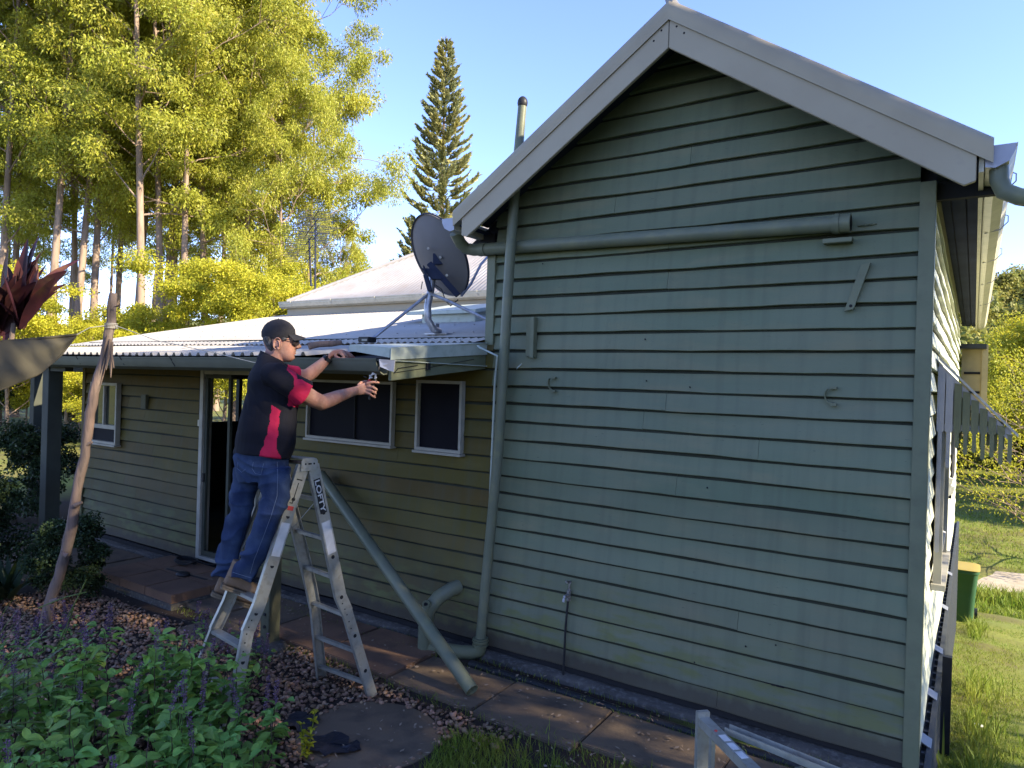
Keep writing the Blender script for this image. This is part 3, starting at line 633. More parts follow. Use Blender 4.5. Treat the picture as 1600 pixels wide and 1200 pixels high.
b = MB(); b.box((xa, ya+.1, .95), (xa+.03, yb-.1, 2.0)); wn = b.build('window', MT['glass'], house); b = MB(); b.box((xa, ya+.04, .9), (xa+.05, ya+.1, 2.0)); b.box((xa, yb-.1, .9), (xa+.05, yb-.04, 2.0)); b.box((xa-.01, ya, .86), (xa+.075, yb, .90)); b.build('frame', MT['frame'], wn)
for (y, z, h) in ((1.6, 1.02, .16), (3.3, 1.28, .14), (4.6, 1.1, .1)):
    b = MB(); b.prism([(XR+.03, y, z+h), (XR+.10, y, z+h-.02), (XR+.085, y, z), (XR+.04, y, z-.03)], (0, .07, 0)); o = b.build('meter_box', MT['white'], house, bevel=.002)
    b = MB(); b.box((XR+.038, y+.005, z-.055), (XR+.07, y+.065, z-.005)); b.build('box_base', MT['dark'], o)
b = MB(); b.box((XR+.03, 5.6, 1.1), (XR+.05, 7.2, 2.3)); b.build('window_recess', MT['dark'], house)
sk = MB()
for i in range(26):
    z = .06-.075*i
    y0_ = .1 if i < 7 else (i-6)*.45
    sk.box((XR+.065, .06, z-.03), (XR+.10, 9.5, z-.001))
sk.build('skirting_slats', MT['grille'], house)
sk = MB()
for y in np.arange(.12, 9.5, .16): sk.box((XR+.04, y, -2.2), (XR+.0645, y+.03, .05))
sk.box((XR-.03, .05, -.0), (XR+.063, 9.5, .02))
sk.build('skirting_battens', MT['grille'], house)
for y, hh in ((1.7, .2),):
    b = MB(); b.box((XR+.102, y, -2.2), (XR+.165, y+.06, hh)); b.build('skirting_post', MT['black'], house)
for y in (.35, 1.15, 2.2, 3.6, 5.2):
    b = MB(); b.prism([(XR-.02, y, .115), (XR+.09, y, .060), (XR+.09, y, .054), (XR-.02, y, .109)], (0, .14, 0)); b.build('ant_cap', MT['cap_metal'], house)
# rear verandah piece: shutters and post
b = MB(); b.box((-.2, 10.2, 1.8), (.10, 10.24, 3.05)); b.box((.10, 10.15, 1.7), (.19, 10.24, 3.1)); rv = b.build('rear_verandah_screen', MT['far_timber'], house)
for i in range(3):
    b = MB(); b.box((-.16, 10.17, 1.9+.34*i), (.08, 10.199, 1.94+.34*i)); b.build('shutter_slat', MT['dark'], rv)
b = MB(); b.box((-.3, 9.9, 3.02), (.16, 10.4, 3.10)); b.build('verandah_beam', MT['grille'], house)

# ================================================================ things on the roof
# satellite dish
F0 = Vector((-3.98, .21, 2.60)); hub = P(684, 432, 6.15)
dish = thing('satellite_dish', 'large grey satellite dish on a bent steel mast braced above the roof', 'satellite dish', F0)
b = MB(); b.box((F0.x-.13, F0.y-.05, F0.z), (F0.x+.13, F0.y+.05, F0.z+.012)); b.box((F0.x-.05, F0.y-.02, F0.z+.012), (F0.x-.04+.02, F0.y+.03, F0.z+.10)); b.build('foot_plate', MT['steel'], dish, bevel=.002)
b = MB(); mast = [F0+Vector((0, 0, .03)), P(678, 515, 6.1), P(669, 500, 6.08), P(668, 478, 6.1), P(673, 455, 6.12), P(676, 430, 6.14)]
b.tube(mast, .032, 14); b.build('mast', MT['steel'], dish, smooth=True)
b = MB(); b.tube([P(673, 459, 6.1), P(700, 470, 6.0), P(766, 502, 5.75)], .014, 8); b.build('brace', MT['steel'], dish, smooth=True)
b = MB(); b.tube([P(669, 460, 6.1), P(577, 533, 5.75)], .014, 8); b.build('brace', MT['steel'], dish, smooth=True)
# dish reflector: normal faces away from camera, up and to the right-back
dc = P(687, 399, 6.2); ez = (FW*.55 + RT*.62 - UP*(-.05) ).normalized()
nrm = (RT*(.70) + FW*(.58) + UP*(.46)).normalized()
a1 = (UP*.9 - RT*.42).normalized(); a1 = (a1 - nrm*a1.dot(nrm)).normalized(); a2 = nrm.cross(a1)
R1, R2 = .375, .355; rings_o = []; rings_i = []
for k in range(9):
    t = k/8; dep = .085*(1-t*t)
    rings_o.append([dc + a1*(R1*t*math.cos(q)) + a2*(R2*t*math.sin(q)) - nrm*dep for q in np.linspace(0, 2*math.pi, 49)[:-1]])
    rings_i.append([dc + a1*((R1-.003)*t*math.cos(q)) + a2*((R2-.003)*t*math.sin(q)) - nrm*(dep-.006) for q in np.linspace(0, 2*math.pi, 49)[:-1]])
rings_o[0] = [dc+(v-dc)*1 for v in [dc-nrm*.085+a1*.002*math.cos(q)+a2*.002*math.sin(q) for q in np.linspace(0, 2*math.pi, 49)[:-1]]]
rings_i[0] = [dc-nrm*.079+a1*.002*math.cos(q)+a2*.002*math.sin(q) for q in np.linspace(0, 2*math.pi, 49)[:-1]]
rim = [dc + a1*((R1+.008)*math.cos(q)) + a2*((R2+.008)*math.sin(q)) + nrm*.0 for q in np.linspace(0, 2*math.pi, 49)[:-1]]
rim2 = [v-nrm*.016 for v in rim]
b = MB(); b.loft(rings_o+[rim2, rim]+rings_i[::-1]); b.build('reflector', MT['dish'], dish, smooth=True)
b = MB(); b.tube(rim+[rim[0]], .008, 6, caps=False); b.build('rim', MT['soffit'], dish, smooth=True)
bk = dc-nrm*.09
b = MB(); b.bar(P(673, 410, 6.13)-nrm*.02, P(716, 462, 6.08)-nrm*.0, RT*.02+UP*.016, FW*.02); b.bar(P(668, 420, 6.1), P(684, 437, 6.1), RT*.05, FW*.03); b.bar(P(677, 405, 6.12), P(693, 405, 6.12), UP*.05, FW*.025)
b.bar(P(665, 430, 6.05), P(672, 455, 6.06), RT*.02, FW*.03); b.bar(P(662, 415, 6.05), P(668, 440, 6.05), RT*.006, FW*.02)
b.build('mount_bracket', MT['soffit'], dish, bevel=.004)
for (px, py) in ((688, 402), (698, 430), (669, 388)):
    b = MB(); b.tube([P(px, py, 6.04), P(px, py, 6.09)], .012, 8); b.build('bolt', MT['steel'], dish)
b = MB(); tip = P(770, 385, 6.6); b.tube([P(721, 462, 6.12), P(735, 445, 6.25), P(752, 412, 6.45), P(764, 399, 6.6)], .012, 8); b.tube([P(764, 399, 6.6), P(772, 392, 6.6)], .03, 10); b.build('feed_arm', MT['guttergrey'], dish, smooth=True)
b = MB(); b.tube([P(680, 445, 6.06), P(690, 452, 6.02), P(696, 470, 6.03), P(704, 478, 6.03), P(716, 468, 6.05)], .005, 6); b.tube([P(660, 440, 6.02), P(658, 452, 6.02)], .004, 6); b.build('cable', MT['black'], dish, smooth=True)
# skylight box on roof
sk0 = PY(690, 497, 1.25); sx, sy = sk0.x, 1.25
s_ = thing('skylight_box', 'white raised skylight box on the lean-to roof behind the dish', 'skylight', (sx, sy, rfz(sy)))
b = MB(); b.prism([(sx-.28, sy, rfz(sy)), (sx+.45, sy, rfz(sy)), (sx+.45, sy, rfz(sy)+.10), (sx-.28, sy, rfz(sy)+.10)], (0, .6, .6*RS)); b.build('box', MT['flash'], s_, bevel=.004)
b = MB(); b.prism([(sx-.46, sy-.06, rfz(sy)+.09), (sx+.5, sy-.06, rfz(sy)+.09), (sx+.5, sy-.06, rfz(sy)+.13), (sx-.46, sy-.06, rfz(sy)+.13)], (0, .72, .7*RS)); b.build('lid', MT['flash'], s_, bevel=.004)
# stick of old timber at the edge of the roof
lg = MB(); a_ = P(482, 541, 5.35); c_ = P(534, 535, 5.45)
lg.tube([a_, a_.lerp(c_, .3)+Vector((0, 0, .006)), a_.lerp(c_, .7), c_], [.028, .024, .025, .019], 10)
tag(lg.build('timber_offcut', MT['wood'], None, smooth=True, origin=a_), 'short round weathered stick lying on the awning roof edge', 'timber')
# small black box
q = P(573, 531, 5.5); b = MB(); b.box((q.x-.06, q.y-.04, q.z-.02), (q.x+.06, q.y+.05, q.z+.022)); bb = thing('junction_box', 'small black box at the foot of the long dish brace', 'junction box', (q.x, q.y, q.z-.02))
b.build('housing', MT['black'], bb, bevel=.006); b = MB(); b.box((q.x-.012, q.y-.043, q.z-.012), (q.x+.045, q.y-.041, q.z+.004)); b.build('label_plate', MT['frame'], bb)
# tv antennas on main roof
for (px, py0, py1, lab, sc) in ((484, 372, 447, 'tall thin rooftop television antenna with long rows of elements', 1.0), (493, 345, 400, 'smaller television antenna rising behind the first', .8)):
    q0 = P(px+2, py1, 13.5 if sc == 1 else 14.2); q1 = P(px-1 if sc == 1 else px, py0, 13.5 if sc == 1 else 14.2)
    if sc < 1: q0 = Vector((q1.x+.05, q1.y, 3.9))
    an = thing('television_antenna', lab, 'antenna', q0)
    b = MB(); b.tube([q0, q1], .018, 8); b.build('mast', MT['soffit'], an)
    e1 = (RT*.9+FW*.4).normalized(); e2 = (FW*.9-RT*.4).normalized()
    b = MB()
    for hh in (0, .18, .36, .54):
        c0 = q1+UP*(hh-.4)*sc; b.tube([c0-e2*.5*sc, c0+e2*.5*sc], .007, 6)
        for k in range(6):
            cc = c0+e2*(-.45+.18*k)*sc; b.tube([cc-e1*(.55-.04*k)*sc, cc+e1*(.55-.04*k)*sc], .0045, 5)
    b.build('elements', MT['soffit'], an)
# ================================================================ GROUND THINGS
# paving
def island_slabs(name, rects, z, th, m, seed=0):
    r = np.random.default_rng(seed); b = MB()
    for (x0, y0, x1, y1) in rects:
        dz = r.uniform(-.006, .006); q = [(x0, y0), (x1, y0), (x1, y1), (x0, y1)]
        q = [(a+r.uniform(-.012, .012), c+r.uniform(-.012, .012), z+dz+r.uniform(-.004, .004)) for a, c in q]
        b.prism(q, (0, 0, -th))
    o = b.build(name, m, None, bevel=.006); return tag(o, kind='structure')
rc = []
x = -9.9
while x < -5.0: rc.append((x, -.80, x+.60, -.125)); x += .615
island_slabs('paving', rc, .030, .06, MT['slab'], 1)
rc = [(-4.98+.74*i, -.82, -4.98+.74*i+.72, -.14) for i in range(2)]
island_slabs('paving', rc, .034, .06, MT['terra'], 2)
rc = [(-3.50, -.86, -2.72, -.31), (-2.712, -.90, -1.95, -.31), (-1.942, -.80, -1.15, -.31), (-1.142, -.8, -.6, -.31),  (-9.6, -1.3, -8.9, -.82), (-8.85, -1.35, -8.1, -.82), (-8.05, -1.3, -7.5, -.82), (-5.6, -1.2, -4.95, -.82)]
island_slabs('paving', rc, .024, .06, MT['slab'], 3)
# low black drain channel beside the footing
b = MB(); b.tube([(-3.2, -.235, .005), (-.3, -.225, -.01)], .032, 10); b.tube([(-3.0, -.285, -.01), (-.4, -.28, -.025)], .028, 10)
tag(b.build('drain_line', MT['black'], None, smooth=True, origin=(-2, -.25, 0)), 'pair of low black drain lines along the foot of the green gable wall', 'drain pipe')
# door step, ramp and mat
st = thing('door_step', 'terracotta tiled step below the sliding door', 'step', (-6.9, -.4, 0))
b = MB()
for i in range(3):
    for j in range(2): b.box((-7.50+.46*i, -.93+.41*j, .05), (-7.50+.46*i+.45, -.93+.41*j+.40, .135))
b.build('tiles', MT['terra'], st, bevel=.006)
b = MB(); b.box((-7.52, -.95, 0), (-6.1, -.115, .055)); b.build('base', MT['concrete'], st)
rp = thing('doormat_ramp', 'flat board with dark rubber mat leaning against the terracotta step', 'ramp', (-7.2, -1.0, 0))
c1, c2, c3, c4 = PZ(180, 918, .05), PZ(258, 938, .05), PZ(335, 905, .14), PZ(262, 885, .14)
b = MB(); b.prism([c1, c2, c3, c4], (0, 0, -.02)); b.build('board', MT['slab'], rp, bevel=.003)
cc = (c1+c2+c3+c4)/4; b = MB(); b.prism([cc+(c-cc)*.86+Vector((0, 0, .006)) for c in (c1, c2, c3, c4)], (0, 0, -.004)); b.build('mat', MT['mat'], rp)
# cable coil
cb = thing('cable_coil', 'black cable coil lying on the terracotta step with its plug end', 'cable', PZ(290, 880, .14))
b = MB(); c0 = PZ(290, 880, .15); pts = []
for i in range(120):
    a = i*.32; pts.append(c0+Vector((math.cos(a)*(.13+.015*math.sin(i*.9)), math.sin(a)*(.09+.01*math.cos(i*.7)), .005+.0004*i)))
pts += [c0+Vector((.25, .1, .01)), c0+Vector((.42, .2, .03)), c0+Vector((.35, .33, .02))]
b.tube(pts, .006, 6); b.build('cable', MT['black'], cb, smooth=True)
b = MB(); c0 = PZ(286, 897, .15); b.ell(c0, ((.075, .02, 0), (-.02, .06, 0), (0, 0, .025)), n=14); b.tube([c0, PZ(280, 920, .06), PZ(274, 940, .03)], .005, 6); b.build('plug_end', MT['black'], cb, smooth=True)
# support post of the awning near the ladder
po = thing('awning_post', 'weathered olive timber post holding the awning behind the ladder', 'post', (-4.72, -.93, 0))
b = MB(); b.prism([(-4.775, -.98, -.02), (-4.665, -.98, -.02), (-4.665, -.87, -.02), (-4.775, -.87, -.02)], (.02, 0, 2.27)); b.build('post', MT['timber'], po, bevel=.005)
for z in (.17, .27):
    b = MB(); b.tube([(-4.715, -.990, z), (-4.715, -.980, z)], .013, 8); b.build('bolt', MT['dark'], po)
b = MB(); b.ell((-4.72, -.96, .0), ((.2, 0, 0), (0, .16, 0), (0, 0, .05)), n=16); b.build('concrete_pad', MT['concrete'], po, smooth=True)
rl = MB(); rl.tube([PY(403, 876, -.75), PY(462, 892, -.6)], .012, 8); rl.ell(PY(461, 891, -.6), ((.02, 0, 0), (0, .02, 0), (0, 0, .02)))
# loose long pipe leaning on the wall
a_ = PY(502, 742, -.12); e_ = PZ(738, 1079, .06)
dirn = (e_-a_).normalized(); lp = thing('leaning_pipe', 'long loose green pipe leaning diagonally from wall to paving', 'pipe', PZ(738, 1079, 0))
b = MB(); b.tube([a_, e_], .048, 20, caps=False); b.tube([e_, a_], .0445, 20, caps=False)
u = dirn.cross(Vector((0, 0, 1))).normalized(); v = dirn.cross(u)
for q in (a_, e_):
    o_ = [q+(u*math.cos(t)+v*math.sin(t))*.048 for t in np.linspace(0, 2*math.pi, 21)[:-1]]; i_ = [q+(u*math.cos(t)+v*math.sin(t))*.0445 for t in np.linspace(0, 2*math.pi, 21)[:-1]]
    b.add(o_+i_, [(k, (k+1) % 20, 20+(k+1) % 20, 20+k) for k in range(20)])
b.build('tube', MT['greenpipe'], lp, smooth=True, recalc=False)
b = MB(); b.tube([a_+dirn*.3, a_+dirn*.301], .044, 16); b.build('bore', MT['dark'], lp)
# round stepping stone and torn plastic
c0 = PZ(575, 1150, 0)
rr = np.random.default_rng(4); b = MB(); n = 40
ring = lambda r_, z: [(c0.x+r_*math.cos(a)*(1+.03*math.sin(3*a)), c0.y+r_*math.sin(a)*(1+.03*math.cos(2*a)), z) for a in np.linspace(0, 2*math.pi, n+1)[:-1]]
b.loft([ring(.44, -.03), ring(.44, .008), ring(.425, .016), ring(.2, .02), ring(.02, .021)])
tag(b.build('stepping_stone', MT['slab'], None, smooth=True, origin=(c0.x, c0.y, 0)), 'round worn stepping stone in the gravel in front of the ladder', 'stepping stone')
for i, (px, py, sz, lab) in enumerate(((512, 1165, .17, 'largest torn piece of black plastic on the round stepping stone'), (470, 1128, .15, 'piece of black plastic at the back edge of the stepping stone'), (548, 1168, .09, 'small torn flap of black plastic nearest the middle of the stepping stone'))):
    q = PZ(px, py, .028); b = MB(); n = 14; pts = [q+Vector((sz*math.cos(a)*rr.uniform(.5, 1.1), sz*math.sin(a)*rr.uniform(.4, .9), rr.uniform(-.004, .018))) for a in np.linspace(0, 2*math.pi, n+1)[:-1]]
    vs = pts+[q+Vector((0, 0, .015))]; b.add(vs, [(k, (k+1) % n, n) for k in range(n)]); b.add([v-Vector((0, 0, .002)) for v in vs], [((k+1) % n, k, n) for k in range(n)])
    tag(b.build('plastic_sheet', MT['plasticsheet'], None, origin=q, recalc=False), lab, 'plastic sheet', 'torn black plastic on the stepping stone')
# gravel
def stones(name, n, inside, seed, zf, smin, smax, m):
    r = np.random.default_rng(seed)
    bm = bmesh.new(); bmesh.ops.create_icosphere(bm, subdivisions=1, radius=1); bv = np.array([v.co[:] for v in bm.verts]); bf = np.array([[v.index for v in f.verts] for f in bm.faces]); bm.free()
    P0 = []
    while len(P0) < n:
        c = r.uniform((-7.6, -3.6), (-2.3, -.78), (n, 2)); c = c[[inside(a, b_) for a, b_ in c]]; P0 += list(c)
    P0 = np.array(P0[:n]); k = len(bv)
    sc = r.uniform(smin, smax, (n, 1))*r.uniform((.7, .7, .45), (1.25, 1.1, .8), (n, 3))
    ang = r.uniform(0, 6.28, n); tl = r.uniform(-.5, .5, n)
    B = bv[None]*sc[:, None]*(1+r.uniform(-.16, .16, (n, k, 1)))
    ca, sa = np.cos(ang)[:, None], np.sin(ang)[:, None]
    X_, Y_, Z_ = B[..., 0]*ca-B[..., 1]*sa, B[..., 0]*sa+B[..., 1]*ca, B[..., 2]
    Z_ = Z_+X_*tl[:, None]
    V = np.stack([X_+P0[:, :1], Y_+P0[:, 1:], Z_+zf(r, n)[:, None]], -1).reshape(-1, 3)
    Fc = (bf[None]+(np.arange(n)*k)[:, None, None]).reshape(-1, 3)
    return np_mesh(name, V, Fc, m, None, smooth=True)
def in_gravel(x, y):
    if (x-c0.x)**2+(y-c0.y)**2 < .40**2: return False
    if x > -2.62: return x < -2.0 and y < -.93-.06*math.sin(x*9) and y > -1.22-.05*math.sin(x*5)+(x+2.6)*.35
    if x > -3.55 and y > -.93+.05*math.sin(x*9): return False
    if x < -4.9 and y > -1.1: return False
    return y < -.85+.04*math.sin(x*7)
tag(stones('gravel', 16000, in_gravel, 3, lambda r, n: r.uniform(.0, .024, n), .006, .022, MT['stone']), kind='stuff')
# ================================================================ grass
def blades(name, pts, hmin, hmax, wd, m, seed=0, lean=.5):
    r = np.random.default_rng(seed); n = len(pts); pts = np.asarray(pts); h = r.uniform(hmin, hmax, n); a = r.uniform(0, 6.28, n); b_ = r.uniform(0, 6.28, n); l = r.uniform(.1, lean, n)*h
    w_ = wd*r.uniform(.6, 1.3, n)
    side = np.stack([np.cos(a)*w_, np.sin(a)*w_, np.zeros(n)], -1); bend = np.stack([np.cos(b_)*l, np.sin(b_)*l, h], -1)
    mid = pts+bend*np.array([.35, .35, .6]); V = np.stack([pts-side, pts+side, mid+side*.7, mid-side*.7, pts+bend], 1).reshape(-1, 3)
    i = np.arange(n)*5
    F = np.concatenate([np.stack([i, i+1, i+2, i+3], -1), np.stack([i+3, i+2, i+4, i+4], -1)])
    return V, F
def tri_quad_mesh(name, V, F, m, parent=None):
    # quads (some degenerate) -> split degenerate to keep the mesh valid
    F = np.asarray(F); q = F[F[:, 2] != F[:, 3]]; t = F[F[:, 2] == F[:, 3]][:, :3]
    F3 = np.concatenate([q[:, [0, 1, 2]], q[:, [0, 2, 3]], t]); return np_mesh(name, V, F3, m, parent)
r = np.random.default_rng(21)
n = 26000; gp = r.uniform((-3.1, -2.6), (-1.1, -.80), (n, 2)); cen = np.sin(gp[:, 0]*5)*.08
k = ((gp[:, 1] < -1.02+cen-.08*np.cos(gp[:, 0]*3)-.25*np.clip(-2.2-gp[:, 0], 0, 1)) & (gp[:, 0] > -2.62-.3*(gp[:, 1]+1.3)) & (r.random(n) < .35+.65*(np.sin(gp[:, 0]*7+gp[:, 1]*5) > -.3))) | ((r.random(n) < .05) & (gp[:, 0] > -2.4))
gp = gp[k]; V, F = blades('', np.c_[gp, np.full(len(gp), -.005)], .03, .10, .0026, None, 1, 1.1)
tag(tri_quad_mesh('grass', V, F, MT['grassblade']), kind='stuff')
n = 95000; yy = 1.0+r.random(n)**1.6*15; xx = -.18+r.random(n)*np.clip(1.2+.32*yy, 1, 5.5)
dn = np.sin(xx*2.3+yy)*np.sin(yy*1.1-xx*3)+r.normal(0, .5, n); kk = dn > -.5; xx, yy = xx[kk], yy[kk]
V, F = blades('', np.c_[xx, yy, gz(xx, yy)], .012, .045, .003, None, 2, 1.5)
V[:, 2] += 0; tag(tri_quad_mesh('grass', V, F, MT['grassblade']), kind='stuff')
n = 1000; yy = r.choice([.9, 1.6, 2.8, 4.5, 9.3, 9.8], n)+r.normal(0, .35, n); xx = .02+np.abs(r.normal(0, .13, n)); 
V, F = blades('', np.c_[xx, yy, gz(xx, yy)], .08, .26, .005, None, 3, .8); tag(tri_quad_mesh('grass', V, F, MT['grassblade']), kind='stuff')
n = 9000; xx = r.uniform(-1, 9, n); yy = 15.8+.12*xx+r.normal(0, .7, n); V, F = blades('', np.c_[xx, yy, gz(xx, yy)], .15, .45, .014, None, 4, .8); tag(tri_quad_mesh('grass', V, F, MT['grassblade']), kind='stuff')
n = 60000; yy = 13+r.random(n)**1.3*40; xx = -4+r.random(n)*(10+.28*yy)
kk = ~((yy > 18.1+.12*xx) & (yy < 21.2+.12*xx)); xx, yy = xx[kk], yy[kk]
V, F = blades('', np.c_[xx, yy, gz(xx, yy)], .05, .16, .012, None, 7, 1.3); tag(tri_quad_mesh('grass', V, F, MT['grassblade']), kind='stuff')
# litter: dry leaves, bark bits and small twigs over paving and soil
n = 1500; pts = np.c_[r.uniform(-7.5, -.6, n), r.uniform(-2.2, -.12, n), r.uniform(.034, .042, n)]; i = np.arange(n)
a_ = r.uniform(0, 6.28, n); l_ = r.uniform(.006, .022, n); w_ = l_*r.uniform(.15, .6, n); dx = np.c_[np.cos(a_)*l_, np.sin(a_)*l_, r.uniform(-.002, .006, n)]; dy = np.c_[-np.sin(a_)*w_, np.cos(a_)*w_, r.uniform(-.001, .004, n)]
V = np.stack([pts-dx, pts+dy, pts+dx, pts-dy], 1).reshape(-1, 3); F = np.stack([i*4, i*4+1, i*4+2, i*4+3], -1)
tag(np_mesh('leaf_litter', V, F, MT['twig']), kind='stuff')
V, F = blades('', np.c_[r.uniform(-7, -.6, 2600), r.choice([-.31, -.295, -.13, -.86, -.92], 2600)+r.normal(0, .02, 2600), np.full(2600, .0)], .015, .06, .002, None, 5, 1.2); tag(tri_quad_mesh('grass', V, F, MT['grassblade']), kind='stuff')
# white scraps on the grass
for (px, py, s_, lab) in ((1528, 1172, .05, 'white broken block lying in the nearest grass'), (1530, 1055, .04, 'pale scrap farther up the grass')):
    t = 4.6 if py > 1100 else 6.2; q = P(px, py, t); q.z = float(gz(q.x, q.y))+.015; b = MB(); b.prism([q+Vector(v)*s_ for v in ((-1, -.4, 0), (.2, -.7, .1), (1.1, .0, .1), (.1, .5, 0), (-.6, .4, 0))], (0, 0, .02)); tag(b.build('plastic_scrap', MT['white'], None, bevel=.003, origin=q), lab, 'scrap')
# ================================================================ wheelie bin
bn = thing('wheelie_bin', 'green wheelie bin with a yellow lid on the lawn by the house', 'bin', (-.14, 11, -2.0))
zb = float(gz(.05, 10.9)); 
def bring(z, hx, hy, cx=-.14, cy=10.95): 
    return [(cx+hx*math.copysign(abs(math.cos(a))**.35, math.cos(a)), cy+hy*math.copysign(abs(math.sin(a))**.35, math.sin(a)), z) for a in np.linspace(0, 2*math.pi, 33)[:-1]]
b = MB(); b.loft([bring(zb+.02, .23, .25), bring(zb+.5, .26, .30), bring(zb+.93, .295, .355), bring(zb+.95, .315, .375), bring(zb+1.005, .315, .375)]); b.build('body', MT['bingreen'], bn, smooth=True)
b = MB(); b.loft([bring(zb+1.007, .325, .385), bring(zb+1.016, .325, .39), bring(zb+1.024, .29, .34), bring(zb+1.028, .2, .24)]); b.build('lid', MT['binyellow'], bn, smooth=True)
for s in (-1, 1):
    b = MB(); b.tube([(-.14+s*.25, 11.2, zb+.1), (-.14+s*.30, 11.2, zb+.1)], .10, 18); b.build('wheel', MT['black'], bn, smooth=True)
b = MB(); b.tube([(-.38, 11.36, zb+.97), (.1, 11.36, zb+.97)], .014, 8); b.build('handle', MT['bingreen'], bn)
# ================================================================ aluminium trestle at the bottom edge
tr = thing('work_trestle', 'low aluminium work trestle frame in front of the green wall', 'trestle', PZ(1105, 1160, 0))
A = PZ(1098, 1120, .5); B = PZ(1240, 1262, .5); B2 = PZ(1136, 1143, .48); E2 = PZ(1330, 1222, .48)
d1 = (B-A).normalized(); s1 = d1.cross(Vector((0, 0, 1))).normalized()
b = MB(); b.bar(A, B, s1*.028, Vector((0, 0, .004))); b.bar(A+s1*.026-Vector((0, 0, .022)), B+s1*.026-Vector((0, 0, .022)), s1*.002, Vector((0, 0, .018))); b.bar(A-s1*.026-Vector((0, 0, .022)), B-s1*.026-Vector((0, 0, .022)), s1*.002, Vector((0, 0, .018))); b.build('top_rail', MT['alu'], tr)
d2 = (E2-B2).normalized(); s2 = d2.cross(Vector((0, 0, 1))).normalized()
b = MB(); b.bar(B2, E2, s2*.026, Vector((0, 0, .003))); b.bar(B2+s2*.025+Vector((0, 0, .014)), E2+s2*.025+Vector((0, 0, .014)), s2*.002, Vector((0, 0, .016))); b.bar(B2-s2*.025+Vector((0, 0, .014)), E2-s2*.025+Vector((0, 0, .014)), s2*.002, Vector((0, 0, .016))); b.build('side_rail', MT['alu'], tr)
for q, wv, hh in ((A, .034, .53), (PZ(1113, 1150, .45), .012, .44), (PZ(1250, 1200, .45), .02, .45), (B, .03, .5)):
    b = MB(); z1 = hh; b.bar(Vector((q.x, q.y, -.02)), Vector((q.x, q.y, z1)), s1*wv, d1*.014); b.build('leg', MT['alu'], tr, bevel=.002)
for k_ in range(3):
    q = A.lerp(B, .25+.1*k_); 
    b = MB(); b.bar(q+Vector((0, 0, .0045)), q+d1*.06+Vector((0, 0, .0045)), s1*.018, Vector((0, 0, .0006))); b.build('sticker', MT['white'], tr)
b = MB(); b.ell(A.lerp(B, .2)+Vector((0, 0, .006))+s1*.01, (s1*.008, d1*.008, Vector((0, 0, .005)))); b.build('red_rivet', MT['red'], tr)

# ================================================================ ladder
ld = thing('step_ladder', 'aluminium double sided step ladder the man is standing on', 'ladder', PZ(583, 1090, 0))
rails = {'nf': [P(475, 727, 4.40), P(406, 945, 4.275), P(389, 985, 4.25), PZ(354, 1165, 0)],
         'nr': [P(490, 727, 4.45), P(533, 932, 4.63), P(543, 955, 4.66), PZ(583, 1089, 0)],
         'ff': [P(433, 722, 4.66), P(356, 938, 4.52), P(336, 980, 4.51), PZ(285, 1112, 0)],
         'fr': [P(437, 722, 4.70), P(484, 915, 4.90), P(490, 945, 4.94), PZ(501, 1060, 0)]}
def rail_at(k, z):
    p = rails[k]
    for i in range(len(p)-1):
        if p[i].z >= z >= p[i+1].z: return p[i].lerp(p[i+1], (p[i].z-z)/(p[i].z-p[i+1].z))
    return p[-1]
rung_n = (rails['ff'][1]-rails['nf'][1]).normalized(); rung_r = (rails['fr'][1]-rails['nr'][1]).normalized()
for k, p in rails.items():
    ru = rung_n if k[1] == 'f' else rung_r; sgn = 1 if k[0] == 'n' else -1
    b = MB()
    for i in range(len(p)-1):
        d = (p[i+1]-p[i]).normalized(); wd = d.cross(ru).normalized()
        hw = .040 if i < 2 else .036; e0 = p[i]-d*.006*(i > 0); e1 = p[i+1]+d*(.006 if i < len(p)-2 else 0)
        b.bar(e0, e1, wd*hw, ru*.0018)
        for s in (-1, 1): b.bar(e0+wd*s*(hw-.0015)+ru*sgn*.014, e1+wd*s*(hw-.0015)+ru*sgn*.014, wd*.0018, ru*.0125)
    rl_ = b.build('side_rail', MT['alu'], ld)
    hb = MB()
    face = -ru*sgn*.0024
    for z in ((1.32, 1.02, .74, .46, .2) if sgn == 1 else (.9, .3)):
        q = rail_at(k, z); hb.tube([q+face*.8, q+face], .013, 12)
    for z in (.70, .66, .62, .57, .52): q = rail_at(k, z)+((rails[k][1]-rails[k][0]).normalized().cross(ru))*(.012 if int(z*100) % 2 else -.012); hb.tube([q+face*.8, q+face], .005, 8)
    hb.build('rivet_holes', MT['dark'], rl_)
    if sgn == 1:
        d = (p[1]-p[0]).normalized(); wd = d.cross(ru).normalized()
        for f0, f1, hw, m_, nm in ((.30, .33, .02, MT['red'] if k == 'nf' else MT['blackmark'], 'sticker'), (.42, .66, .03, MT['white'], 'warning_label')):
            q0, q1 = p[0].lerp(p[1], f0), p[0].lerp(p[1], f1); s_ = MB(); s_.bar(q0+face, q1+face, wd*hw, ru*.0006); s_.build(nm, m_, rl_)
# plastic black corner marks on the front rail
p = rails['nf']; ru = rung_n; d = (p[1]-p[0]).normalized(); wd = d.cross(ru).normalized(); fc = -ru*.003
b = MB(); q = p[0].lerp(p[1], .13); b.bar(q+fc, q+d*.13+fc, wd*.003, ru*.0006); b.bar(q+d*.13+fc-wd*.02, q+d*.13+fc+wd*.003, d*.003, ru*.0006); b.bar(q-d*.02+fc-wd*.02, q-d*.02+fc+wd*.02, d*.004, ru*.0006)
q = p[0].lerp(p[1], .25)+fc; b.bar(q-wd*.012, q+wd*.012, d*.008, ru*.0006); b.bar(q-d*.014, q+d*.014, wd*.005, ru*.0006); b.build('rail_marking', MT['blackmark'], ld)
